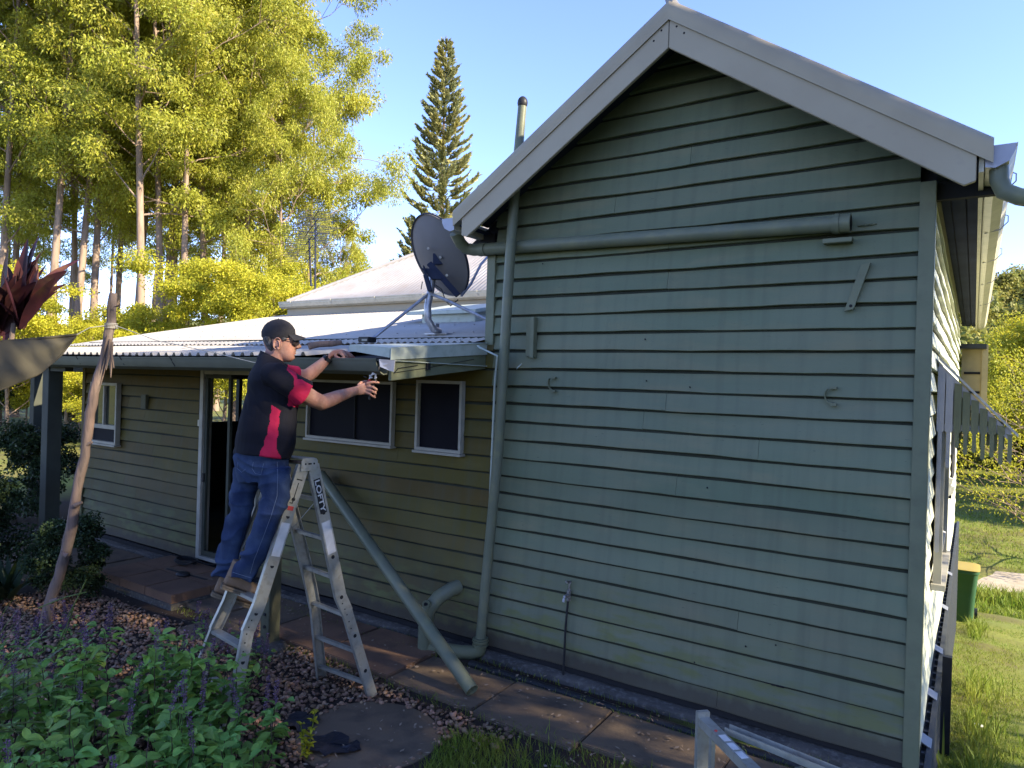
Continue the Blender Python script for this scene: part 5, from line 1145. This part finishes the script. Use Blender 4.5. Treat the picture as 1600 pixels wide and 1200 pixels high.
# ================================================================ VEGETATION
def leaves(pts, dirs, L, W, r, droop=0.0, fold=0.0):
    """rhombic leaves: base, two sides, tip"""
    n = len(pts); dirs = dirs/np.linalg.norm(dirs, axis=1, keepdims=True)
    rnd = r.normal(size=(n, 3)); side = np.cross(dirs, rnd); side /= np.linalg.norm(side, axis=1, keepdims=True)+1e-9
    l = L*r.uniform(.6, 1.3, (n, 1)); w_ = W*r.uniform(.7, 1.2, (n, 1)); up = np.cross(side, dirs)
    m = pts+dirs*l*.45
    V = np.stack([pts, m+side*w_+up*w_*fold, pts+dirs*l+np.array([0, 0, -1])*droop*l, m-side*w_+up*w_*fold], 1).reshape(-1, 3)
    i = np.arange(n)*4; return V, np.stack([i, i+1, i+2, i+3], -1)
def skeleton(r, H, R, lo, nb, trunk_r, lean=.4, up=.7, sub=5, crown='tall'):
    """trunk tube + limbs; returns limb tubes and the points where leaf clumps sit"""
    b = MB(); ph = r.uniform(0, 6, 2)
    def tr(f): return np.array([lean*math.sin(f*2.2+ph[0])*H*.05, lean*math.cos(f*1.9+ph[1])*H*.05-lean*math.cos(ph[1])*H*.05, f*H])
    n = 12; b.tube([tuple(tr(i/n)) for i in range(n+1)], [trunk_r*(1.15 if i == 0 else 1)*(1-.88*i/n) for i in range(n+1)], 9, caps=False)
    tips = []
    for k in range(nb):
        f = lo+(1-lo)*((k+r.uniform(0, .8))/nb); p0 = tr(min(f, .99)); az = k*2.4+r.uniform(-.5, .5)
        if crown == 'tall': ll = R*(.55+.75*math.sin(min(1, (f-lo)/(1-lo)+.18)*math.pi*.86))*r.uniform(.7, 1.15)
        else: ll = R*(1.0-.45*((f-lo)/(1-lo))**2)*r.uniform(.75, 1.1)
        el_ = up*r.uniform(.6, 1.3); d = np.array([math.cos(az)*math.cos(el_), math.sin(az)*math.cos(el_), math.sin(el_)])
        pts = [p0]; c = p0.copy(); dd = d.copy()
        for s in range(5):
            dd = dd+r.normal(0, .13, 3)+np.array([0, 0, .02]); dd /= np.linalg.norm(dd); c = c+dd*ll/5; pts.append(c.copy())
        r0 = trunk_r*.38*(1-f*.6); b.tube([tuple(q) for q in pts], [r0*.72*(1-.17*i) for i in range(6)], 5, caps=False)
        for s in range(sub):
            g = r.uniform(.35, 1.0); i = int(g*4.999); q = pts[i]*(1-(g*5-i))+pts[i+1]*(g*5-i)
            az2 = az+r.uniform(-1.5, 1.5); e2 = r.uniform(-.1, 1.0); l2 = ll*r.uniform(.22, .5)
            e = q+np.array([math.cos(az2)*math.cos(e2), math.sin(az2)*math.cos(e2), math.sin(e2)])*l2
            b.tube([tuple(q), tuple((q+e)/2+r.normal(0, .04*l2, 3)), tuple(e)], [r0*.4, r0*.25, r0*.1], 4, caps=False); tips.append(e)
        tips.append(pts[-1])
    return b, np.array(tips)
def foliage(r, tips, per, cr, L, W, droop, flat=.7, down=.6):
    n = len(tips)*per; c = np.repeat(tips, per, 0); s = np.repeat(r.uniform(.6, 1.25, len(tips)), per)[:, None]
    o = r.normal(size=(n, 3)); o /= np.linalg.norm(o, axis=1, keepdims=True); o *= (r.random((n, 1))**.45)*cr*s; o[:, 2] *= flat
    d = r.normal(size=(n, 3))*.8+o/cr*.7; d[:, 2] -= down
    return leaves(c+o, d, L, W, r, droop)
def make_tree(name, label, cat, group, r, H, R, lo, nb, tr_, per, cr, L, W, lm, bm, sub=5, up=.7, droop=.15, down=.6, flat=.7, crown='tall', lean=.4):
    root = thing(name, label, cat, (0, 0, 0), group)
    b, tips = skeleton(r, H, R, lo, nb, tr_, lean, up, sub, crown); b.build('trunk', bm, root, smooth=True, recalc=False)
    V, F = foliage(r, tips, per, cr, L, W, droop, flat, down); np_mesh('crown', V, F, lm, root)
    return root
def place(src, used, x, y, s, rz, label, group=None, z=None, sz=1.0):
    o = src if not used else copy_tree(src)
    o.location = (x, y, float(gz(x, y))-.1 if z is None else z); o.scale = (s, s, s*sz); o.rotation_euler = (0, 0, rz); o['label'] = label
    if group: o['group'] = group
    return o
def ground_at(px, depth):
    d = ray(px, 600); q = CAM+d*depth; return q.x, q.y
GG = 'tall gum trees behind the house'; r = np.random.default_rng(31)
gums = [make_tree('gum_tree', 'x', 'tree', GG, np.random.default_rng(100+i), 20, (2.5, 2.3, 2.6, 2.4)[i], (.42, .30, .38, .34)[i], 30, .15, 270, .56, .125, .024, MT['leafgum'], MT['bark'], sub=5, up=.75) for i in range(4)]
spots = [(-70, 27, 21), (5, 26, 22), (40, 31, 23), (72, 25, 23), (102, 30, 22), (150, 27, 23), (165, 34, 24), (200, 24.5, 23), (213, 29, 24), (252, 33, 23), (286, 30, 22), (318, 27, 21.5), (352, 32, 23), (372, 28, 20.5), (398, 33, 20.8), (-130, 33, 23), (120, 40, 25), (235, 40, 25), (330, 41, 25), (20, 42, 25), (-200, 28, 22), (80, 46, 20), (180, 45, 18), (128, 26, 22), (232, 26, 22.5), (268, 28, 22), (303, 25.5, 21), (-30, 30, 22), (275, 46, 20), (365, 45, 19), (0, 47, 18)]
used = [False]*4
ORD = ['first', 'second', 'third', 'fourth', 'fifth', 'sixth', 'seventh', 'eighth', 'ninth', 'tenth', 'eleventh', 'twelfth', 'thirteenth', 'fourteenth', 'fifteenth', 'sixteenth', 'seventeenth', 'eighteenth', 'nineteenth', 'twentieth', 'twenty-first', 'twenty-second']
fr_in = sorted([p_ for p_ in spots if p_[1] <= 34 and p_[0] >= 0]); bk_in = sorted([p_ for p_ in spots if p_[1] > 34 and p_[0] >= 0])
def gum_label(p_):
    if p_ in fr_in: return '%s pale gum trunk from the left among the near row of the tall stand' % ORD[fr_in.index(p_)]
    if p_ in bk_in: return '%s gum tree from the left in the back row, seen between the nearer trunks' % ORD[bk_in.index(p_)]
    return 'gum tree of the stand at the left edge, mostly out of view'
for i, (px, dep, h) in enumerate(spots):
    x, y = ground_at(px, dep); k = i % 4
    place(gums[k], used[k], x, y, h/20*.98, r.uniform(0, 6.28), gum_label((px, dep, h)), GG); used[k] = True
# the right-hand rounded crowns of the stand
edge = [make_tree('gum_tree', 'x', 'tree', GG, np.random.default_rng(200+i), 14, 3.3, .16, 28, .17, 330, .62, .125, .024, MT['leafgum'], MT['bark'], sub=6, up=.6) for i in range(2)]
for i, (px, dep, h, lab, s_) in enumerate(((418, 30, 19.0, 'broad gum tree at the right edge of the tall stand, highest of the rounded crowns', .82), (474, 29.5, 15.3, 'rounded gum tree whose crown bulges into the sky beside the pine', .80), (530, 31, 9.0, 'low gum tree with a small crown just left of the pine', .44), (440, 27, 13.0, 'shorter gum tree in front of the broad one at the edge of the stand', .7))):
    x, y = ground_at(px, dep); place(edge[i % 2], i > 1, x, y, h/14*s_, 1.2*i, lab, None, sz=1/s_)
# yellow-green wattles right behind the roof
wt = [make_tree('wattle_tree', 'x', 'tree', 'low yellow wattles behind the roof', np.random.default_rng(300+i), 6, 2.3, .18, 16, .08, 330, .60, .085, .026, MT['leafyellow'], MT['bark'], sub=6, up=.55, droop=.1, down=.2, flat=.45, crown='round') for i in range(2)]
wsp = ((530, 21, 3.9), (480, 20, 4.2), (420, 19, 4.4), (350, 19.5, 4.8), (290, 20, 5.0), (235, 23, 4.2), (180, 22, 3.6), (120, 24, 3.6), (60, 22, 3.6), (10, 20, 4.6), (395, 23, 5.4), (600, 24, 3.9), (-60, 21, 5), (560, 26, 4.6), (140, 19, 3.2), (445, 24, 4.9))
wso = sorted(wsp)
for i, (px, dep, h) in enumerate(wsp):
    x, y = ground_at(px, dep); place(wt[i % 2], i > 1, x, y, h/6, r.uniform(0, 6.28), '%s low yellow wattle from the left behind the lean-to roof' % ORD[wso.index((px, dep, h))])
# shrubs beyond the verandah posts
shr = make_tree('shrub', 'x', 'shrub', 'shrubs on the lawn beyond the verandah', np.random.default_rng(401), 2, 1.3, .12, 14, .03, 300, .38, .06, .02, MT['leafdark'], MT['bark'], sub=4, up=.5, droop=.1, down=.1, crown='round')
shy = make_tree('shrub', 'x', 'shrub', 'shrubs on the lawn beyond the verandah', np.random.default_rng(402), 2, 1.3, .12, 14, .03, 280, .40, .06, .02, MT['leafyellow'], MT['bark'], sub=4, up=.5, droop=.1, down=.1, crown='round')
u1 = False; u2 = False
for px, dep, h, dark in ((-10, 24, 2.6, 0), (45, 23, 2.2, 1), (95, 25, 3, 0), (128, 22, 2.6, 1), (70, 26, 3.4, 0), (150, 26, 3.2, 1), (10, 28, 3.6, 1)):
    x, y = ground_at(px, dep)
    if dark: place(shr, u1, x, y, h/2, r.uniform(0, 6), 'dark shrub on the far side of the left lawn'); u1 = True
    else: place(shy, u2, x, y, h/2, r.uniform(0, 6), 'pale green shrub on the far side of the left lawn'); u2 = True
# dark near bushes at left
nb_ = [make_tree('dark_bush', 'x', 'bush', None, np.random.default_rng(420+i), 1.0, .55, .06, 14, .018, 200, .15, .040, .014, MT['leafdark'], MT['pinebark'], sub=5, up=.6, droop=.15, down=.1, crown='round') for i in range(2)]
for i, (x, y, s_, lab) in enumerate(((-8.15, -1.9, 1.02, 'large dark leafy bush in front of the verandah posts'), (-7.05, -1.45, .66, 'small dark bush beside the crooked pole'), (-9.3, -2.0, .9, 'dark bush behind the first, at the far left'), (-11.2, .1, 1.15, 'tall dark bush beyond the verandah, seen between posts and wall'), (-13.6, -.4, .9, 'dark bush beyond the verandah on the far left'), (-7.6, -2.4, .62, 'low dark bush nearest to the foot of the pole'))):
    place(nb_[i % 2], i > 1, x, y, s_, i*1.3, lab, z=0)
# Norfolk pine
def norfolk(name, label, H, R, r):
    root = thing(name, label, 'tree', (0, 0, 0)); b = MB(); b.tube([(0, 0, 0), (.05, 0, H*.5), (0, 0, H)], [.26, .15, .02], 9, caps=False)
    Vs = []; Fs = []; off = 0; z = H*.2
    while z < H-.3:
        f = z/H; ll = R*((1-f)**.72)*(1.25)*r.uniform(.9, 1.06); nbk = 6 if f < .9 else 5; a0 = r.uniform(0, 6.28)
        for k in range(nbk):
            if r.random() < .10 and f < .6: continue
            a = a0+k*6.283/nbk+r.uniform(-.15, .15); L = ll*r.uniform(.75, 1.12)
            pts = [np.array([math.cos(a)*L*s, math.sin(a)*L*s, z-.10*L*math.sin(s*3.1)+.32*L*s**3.0]) for s in np.linspace(0, 1, 7)]
            b.tube([tuple(q) for q in pts], [.035*(1-.12*i)*(1.2-f) for i in range(7)], 4, caps=False)
            n = int(80*L/1.5)+22; s = r.uniform(.22, 1, n)**.75; i = np.minimum((s*6).astype(int), 5); P_ = np.array(pts); q = P_[i]*(1-(s*6-i))[:, None]+P_[i+1]*(s*6-i)[:, None]
            # side fingers: each finger is a row of short foliage blades curving up
            sg = r.choice([-1, 1], n); ta = a+sg*r.uniform(.3, 1.1, n); fl = .60*(1-.45*f)*r.uniform(.5, 1.15, n)*(1.15-.5*s)
            d = np.stack([np.cos(ta), np.sin(ta), r.uniform(.15, .6, n)], -1)
            for j in range(4):
                qq = q+d*fl[:, None]*j/4; qq[:, 2] += .16*(j/4)**2*fl; dd = d+np.array([0, 0, .45*j/4])+r.normal(0, .12, (n, 3))
                V, F = leaves(qq, dd, .19, .045, r, 0); Vs.append(V); Fs.append(F+off); off += len(V)
        z += .62*(1.05-.45*f)*r.uniform(.85, 1.1)
    b.build('trunk', MT['pinebark'], root, smooth=True, recalc=False); np_mesh('crown', np.concatenate(Vs), np.concatenate(Fs), MT['leafpine'], root); return root
np_t = norfolk('norfolk_pine', 'tall narrow conical pine with tiered branches standing alone against the sky', 24, 3.3, np.random.default_rng(9))
x, y = ground_at(681, 46); np_t.location = (x, y, 0); np_t.scale = (1.0, 1.0, 1.035)
x, y = ground_at(640, 50); np2 = copy_tree(np_t); np2.location = (x, y, 0); np2.scale = (.6, .6, .58); np2['label'] = 'smaller pine mostly hidden behind the satellite dish'
# right side: bare-branched bush, bright tree, hillside trees
bb_ = make_tree('spreading_bush', 'large half-bare spreading bush beyond the green bin', 'bush', None, np.random.default_rng(77), 5.2, 4.6, .05, 26, .12, 55, .55, .085, .026, MT['leafyellow'], MT['twig'], sub=9, up=.45, droop=.1, down=.3, crown='round')
place(bb_, False, 2.6, 24, 1.0, .4, 'large half-bare spreading bush beyond the green bin')
br_ = make_tree('broad_tree', 'x', 'tree', None, np.random.default_rng(78), 9, 4.2, .2, 22, .18, 420, .85, .13, .04, MT['leafyellow'], MT['bark'], sub=6, up=.6, crown='round')
place(br_, False, 3.4, 42, 1.0, .4, 'bright yellow-green tree above the half-bare bush', z=float(gz(3.4, 42))-1.0)
ht = [make_tree('hillside_tree', 'x', 'tree', 'trees covering the hill at the right', np.random.default_rng(500+i), 9, 4.3, .15, 18, .2, 130, 1.5, .50, .17, MT['leafhill'], MT['bark'], sub=5, up=.6, crown='round') for i in range(3)]
k = 0
for row in range(13):
    yy = 62+row*11.5
    for c in range(13):
        x = -26+c*6.6+r.uniform(-2, 2)+yy*.05; y = yy+r.uniform(-4, 4); s_ = r.uniform(.65, 1.2)
        place(ht[k % 3], k > 2, x, y, s_, r.uniform(0, 6.28), 'one of the leafy trees covering the hill at the right', z=float(gz(x, y))-1.5); k += 1
for i, (x, y, s_) in enumerate(((7.5, 34, .55), (9, 50, .8), (-2, 52, .8), (13, 40, .7))):
    place(ht[i % 3], True, x, y, s_, i, ('small tree behind the half-bare bush', 'tree at the foot of the hill', 'tree behind the rear verandah', 'tree at the foot of the hill beyond the path')[i], 'trees covering the hill at the right')
# unseen trees on the right, placed and sized to shade the yard
sh_ = make_tree('unseen_shade_tree', 'x', 'tree', 'unseen shade trees to the right of the yard', np.random.default_rng(610), 8.5, 3.4, .10, 30, .2, 190, .75, .15, .05, MT['leafdark'], MT['bark'], sub=6, up=.45, crown='round')
for i, (x, y, s_) in enumerate(((10.5, -3.2, 1.0), (12.0, .2, 1.22), (14.5, -7.0, 1.15), (13.5, 4.2, .5), (17.5, 4.6, .7), (12.5, -11, 1.1), (17, -1.2, 1.2))):
    if i == 0: sp2 = make_tree('unseen_shade_tree', 'x', 'tree', 'unseen shade trees to the right of the yard', np.random.default_rng(611), 8.5, 3.3, .10, 24, .2, 85, .8, .15, .05, MT['leafdark'], MT['bark'], sub=5, up=.45, crown='round')
    place(sp2 if i < 2 else sh_, i not in (0, 2), x, y, s_, i*1.1, ('unseen shade tree nearest the house corner', 'unseen shade tree east of the side lawn', 'large unseen shade tree south of the yard', 'small unseen shade tree by the side lawn', 'unseen shade tree behind the small one', 'unseen shade tree far south', 'unseen shade tree farthest east')[i], z=float(gz(x, y))-.2)
# ---------------------------------------------------------------- leafy herbs in the foreground
def leaf_shape(L, W, nseg=5):
    """one ovate leaf blade, folded on its midrib and arched: local x along, y across, z up"""
    v = []; f = []
    for i in range(nseg+1):
        t = i/nseg; w_ = W*math.sin(math.pi*t**.75)**.8*(1 if t < 1 else 0)+.0005; z = .12*L*t-.34*L*t*t
        for j, s in enumerate((-1, -.5, 0, .5, 1)): v.append((L*t, s*w_, z+abs(s)*w_*.32+(.0018*math.sin(t*21) if abs(s) == 1 else 0)))
    for i in range(nseg):
        for j in range(4): a = i*5+j; f.append((a, a+5, a+6, a+1))
    return np.array(v), np.array(f)
LV, LF = leaf_shape(1, .30)
def put_leaves(pos, yawa, pitch, size, roll, r):
    n = len(pos); L = LV[None]*size[:, None, None]*np.stack([np.ones(n), r.uniform(.75, 1.2, n), r.uniform(.5, 1.6, n)], -1)[:, None]
    x, y, z = L[..., 0], L[..., 1], L[..., 2]
    c, s = np.cos(roll)[:, None], np.sin(roll)[:, None]; y, z = y*c-z*s, y*s+z*c
    c, s = np.cos(pitch)[:, None], np.sin(pitch)[:, None]; x, z = x*c-z*s, x*s+z*c
    c, s = np.cos(yawa)[:, None], np.sin(yawa)[:, None]; x, y = x*c-y*s, x*s+y*c
    V = (np.stack([x, y, z], -1)+pos[:, None]).reshape(-1, 3); F = (LF[None]+(np.arange(n)*len(LV))[:, None, None]).reshape(-1, 4); return V, F
def herb(loc, H, spread, nst, seed, label, ls=.100, spikes=.5):
    r = np.random.default_rng(seed); root = thing('basil_bush', label, 'plant', loc, 'purple-flowered basil bushes in the foreground'); nst = int(nst*.85); o = np.array(loc)
    st = MB(); pos = []; ya = []; pi_ = []; sz = []; 
    for k in range(nst):
        a = r.uniform(0, 6.28); rr_ = spread*math.sqrt(r.random()); h = H*(1-.35*(rr_/spread)**2)*r.uniform(.78, 1.08)
        tip = o+np.array([math.cos(a)*rr_, math.sin(a)*rr_, h]); b0 = o+np.array([math.cos(a)*rr_*.25, math.sin(a)*rr_*.25, 0]); pts = []
        for i in range(8):
            t = i/7; q = b0*(1-t)+tip*t; q = q+np.array([math.cos(a), math.sin(a), 0])*.05*math.sin(t*3.1)+r.normal(0, .004, 3); pts.append(q)
        st.tube([tuple(q) for q in pts], [.0042-.0003*i for i in range(8)], 5, caps=False)
        nn = int(h/.075); a1 = r.uniform(0, 3.14)
        for i in range(nn):
            t = .22+.78*i/(nn-1) if nn > 1 else 1; j = min(int(t*7), 6); q = pts[j]*(1-(t*7-j))+pts[j+1]*(t*7-j); a1 += 1.57+r.normal(0, .3)
            for s in (0, math.pi):
                if t < .5 and r.random() < .35: continue
                pos.append(q); ya.append(a1+s); pi_.append(r.uniform(-.5, .45)+(.45 if t > .93 else 0)); sz.append(ls*r.uniform(.6, 1.25)*(.62 if t > .95 else 1))
                if r.random() < .55:
                    off = np.array([math.cos(a1+s), math.sin(a1+s), .5])*r.uniform(.02, .07); 
                    for e in range(2): pos.append(q+off); ya.append(a1+s+r.uniform(-1.4, 1.4)); pi_.append(r.uniform(-.4, .7)); sz.append(ls*r.uniform(.35, .8))
        if r.random() < spikes:
            L = r.uniform(.10, .22); d = np.array([math.cos(a)*.15+r.normal(0, .06), math.sin(a)*.15+r.normal(0, .06), 1.0]); top = pts[-1]+d*L; fl = []
            for i in range(int(L/.011)):
                c = pts[-1]+d*L*(.12+.88*i/int(L/.011))
                for e in range(7): aa = r.uniform(0, 6.28); fl.append((c+np.array([math.cos(aa), math.sin(aa), .2])*.005, np.array([math.cos(aa), math.sin(aa), r.uniform(-.1, .8)])))
            V, F = leaves(np.array([q for q, _ in fl]), np.array([e for _, e in fl]), .013, .0042, r); fp = MB(); fp.tube([tuple(pts[-1]), tuple(top)], [.0024, .0012], 4, caps=False)
            V = np.concatenate([np.array([v[:] for v in fp.v]), V]); F = np.concatenate([np.array(fp.f), F+8]); np_mesh('flower_spike', V, F, MT['purple'], root)
    st.build('stems', MT['stem'], root, recalc=False); 
    V, F = put_leaves(np.array(pos), np.array(ya), np.array(pi_), np.array(sz), r.normal(0, .35, len(pos)), r); np_mesh('foliage', V, F, MT['basil'], root, smooth=True)
    return root
hs = [((30, 1035), .62, .34, 18, 'basil bush at the far left edge, darkest of the bushes'), ((150, 1015), .68, .33, 22, 'basil bush with the tallest purple spikes, left of centre'), ((250, 1020), .66, .30, 21, 'basil bush below the cable coil, topped by thin purple spikes'), ((318, 1040), .62, .28, 20, 'basil bush in front of the ladder foot'), ((398, 1105), .46, .19, 11, 'rightmost basil bush, leaves reaching over the gravel'), ((90, 1140), .56, .32, 20, 'basil bush in the bottom left corner with pale new leaves'), ((225, 1135), .58, .30, 20, 'basil bush at the bottom edge with deep shade below'), ((325, 1150), .50, .24, 17, 'basil bush at the bottom right of the herb bed, bright green')]
for i, ((px, py), h, sp_r, ns, lab) in enumerate(hs):
    q = PZ(px, py, h*.92); herb((q.x, q.y, 0), h, sp_r, ns, 900+i, lab, spikes=.36 if i < 5 else .12)
# more flowering spikes behind, near the gravel at left
for i, (px, py, h) in enumerate(((40, 985, .42), (120, 975, .46), (300, 985, .42), (372, 1000, .40))):
    q = PZ(px, py, h); herb((q.x, q.y, 0), h, .22, 12, 950+i, ('sparse purple spiked basil beside the foot of the pole', 'thin purple basil behind the tallest bush', 'straggly purple basil in front of the doormat', 'small purple basil between the ladder feet')[i], ls=.05, spikes=.95)
# light yellow weed near the stepping stone
q = PZ(480, 1190, 0); wd = thing('weed', 'small feathery yellow-green weed beside the torn plastic', 'weed', q); b = MB(); pos = []; ya = []; pi_ = []; sz = []
for k in range(4):
    a = 1.7*k; pts = [Vector(q)+Vector((math.cos(a)*.05*t, math.sin(a)*.05*t, (.30-.05*k)*t)) for t in np.linspace(0, 1, 7)]; b.tube(pts, .0025, 5, caps=False)
    for i in range(2, 7):
        for s in range(4): pos.append(pts[i][:]); ya.append(r.uniform(0, 6.28)); pi_.append(r.uniform(-.2, .8)); sz.append(r.uniform(.02, .045))
b.build('stems', MT['grassblade'], wd); V, F = put_leaves(np.array(pos), np.array(ya), np.array(pi_), np.array(sz), np.zeros(len(pos)), r); np_mesh('foliage', V, F, MT['leafyellow'], wd, smooth=True)
# strap-leaved clumps
def straps(base, n, L, W, aim, r, arch=.6, sp=.7):
    V = []; F = []; k = 0; ns = 9
    for i in range(n):
        a = aim+r.normal(0, sp); e = r.uniform(.35, 1.25); l = L*r.uniform(.6, 1.1); p = np.array(base, float)+r.normal(0, .03, 3)*[1, 1, 0]; d = np.array([math.cos(a)*math.cos(e), math.sin(a)*math.cos(e), math.sin(e)]); s = np.array([-math.sin(a), math.cos(a), 0])
        for j in range(ns+1):
            t = j/ns; w_ = W*(math.sin(math.pi*min(1, t*.9+.12))**.5)*(1-t**3)+.0004; V += [p-s*w_+np.array([0, 0, w_*.3]), p.copy(), p+s*w_+np.array([0, 0, w_*.3])]; d = d+np.array([0, 0, -arch*.22*(t+.2)]); d /= np.linalg.norm(d); p = p+d*l/ns
        for j in range(ns): a_ = k+j*3; F += [(a_, a_+3, a_+4, a_+1), (a_+1, a_+4, a_+5, a_+2)]
        k += 3*(ns+1)
    return V, F
q = P(-75, 1010, 3.6); sc = thing('strap_leaf_plant', 'clump of long arching strap leaves entering from the left edge', 'plant', (q.x, q.y, 0))
V, F = straps((q.x, q.y, .25), 46, .85, .011, math.atan2(RT.y, RT.x), r, .5, .55); np_mesh('leaves', V, F, MT['strap'], sc, smooth=True)
b = MB(); b.tube([(q.x, q.y, 0), (q.x, q.y, .3)], [.06, .04], 9); b.build('base', MT['pinebark'], sc)
q = (-7.45, -1.75, .05); sc = thing('agave_plant', 'dark spiky agave under the bushes beside the pole', 'plant', q); V, F = straps(q, 26, .5, .035, 0, r, .15, 3.0); np_mesh('leaves', V, F, MT['leafdark'], sc, smooth=True)
q = (XR+.16, 1.15, float(gz(XR+.16, 1.15))); sc = thing('corner_weed', 'tall thin grass weed in front of the dark skirting post', 'weed', q); V, F = straps(q, 7, .7, .008, -1.0, r, .12, 2.0); np_mesh('leaves', V, F, MT['grassblade'], sc, smooth=True)
# cordyline with purple-red leaves
q = P(28, 560, 5.9); cy = thing('cordyline', 'cordyline with broad dark red leaves rising behind the shade sail', 'plant', (q.x, q.y, 0)); rr = np.random.default_rng(12)
def cleaf(base, a, e, L, W, V, F):
    k = len(V); ns = 9; d = RT*math.cos(a)*math.cos(e)+FW*math.sin(a)*math.cos(e)+Vector((0, 0, math.sin(e))); p = Vector(base); s = d.cross(FW*rr.uniform(.5, 1)+RT*rr.uniform(-.8, .8)).normalized()
    for j in range(ns+1):
        t = j/ns; w_ = W*(math.sin(math.pi*(t*.93+.05))**.9)+.002; nn = d.cross(s); V += [p-s*w_+nn*w_*.35, p.copy(), p+s*w_+nn*w_*.35]; d = (d+Vector((0, 0, -.035-.03*t))).normalized(); p = p+d*L/ns
    for j in range(ns): a_ = k+j*3; F += [(a_, a_+3, a_+4, a_+1), (a_+1, a_+4, a_+5, a_+2)]
V, F = [], []
for (px, py, n) in ((34, 510, 30), (0, 530, 20)):
    for i in range(n):
        e = rr.uniform(.75, 1.52); cleaf(P(px, py, 5.9)+Vector((rr.normal(0, .02), rr.normal(0, .02), rr.uniform(-.04, .22))), rr.uniform(-2.6, 2.6) if i > 7 else rr.uniform(-.6, .9), e, rr.uniform(.36, .60), rr.uniform(.042, .060), V, F)
np_mesh('leaves', [tuple(v) for v in V], F, MT['cordy'], cy, smooth=True)
q0 = P(-60, 950, 5.9); b = MB(); b.tube([(q0.x, q0.y, 0), tuple(P(-25, 640, 5.9)), tuple(P(15, 550, 5.9)), tuple(P(22, 505, 5.9))], .02, 8); b.tube([tuple(P(-25, 640, 5.9)), tuple(P(-8, 530, 5.9))], .018, 8); b.build('stem', MT['bark'], cy)
# twigs and fallen stalks
b = MB()
for (x0, y0, x1, y1) in ((105, 965, 135, 905), (90, 1010, 115, 950), (60, 950, 135, 925)): b.tube([P(x0, y0, 4.4), P((x0+x1)/2+3, (y0+y1)/2-4, 4.4), P(x1, y1, 4.4)], .004, 5)
tag(b.build('dry_stalks', MT['strap'], None, origin=P(100, 960, 4.4)), 'dry pale stalks sticking up beside the foot of the pole', 'stalk')
# wire fence far left
fe = thing('wire_fence', 'distant wire and post fence across the lit lawn at left', 'fence', (-24, 4, 0)); b = MB()
fp_ = [P(-60, 625, 24), P(50, 655, 22.5), P(130, 662, 21.5), P(220, 672, 20.5)]
b.tube(fp_, .012, 5); b.tube([v-Vector((0, 0, .35)) for v in fp_], .012, 5); b.build('wires', MT['twig'], fe)
for px, dep in ((103, 21.8), (10, 23.2), (180, 21)):
    x, y = ground_at(px, dep); b = MB(); b.tube([(x, y, 0), (x+.1, y, 1.15)], .05, 7); b.build('fence_post', MT['twig'], fe)
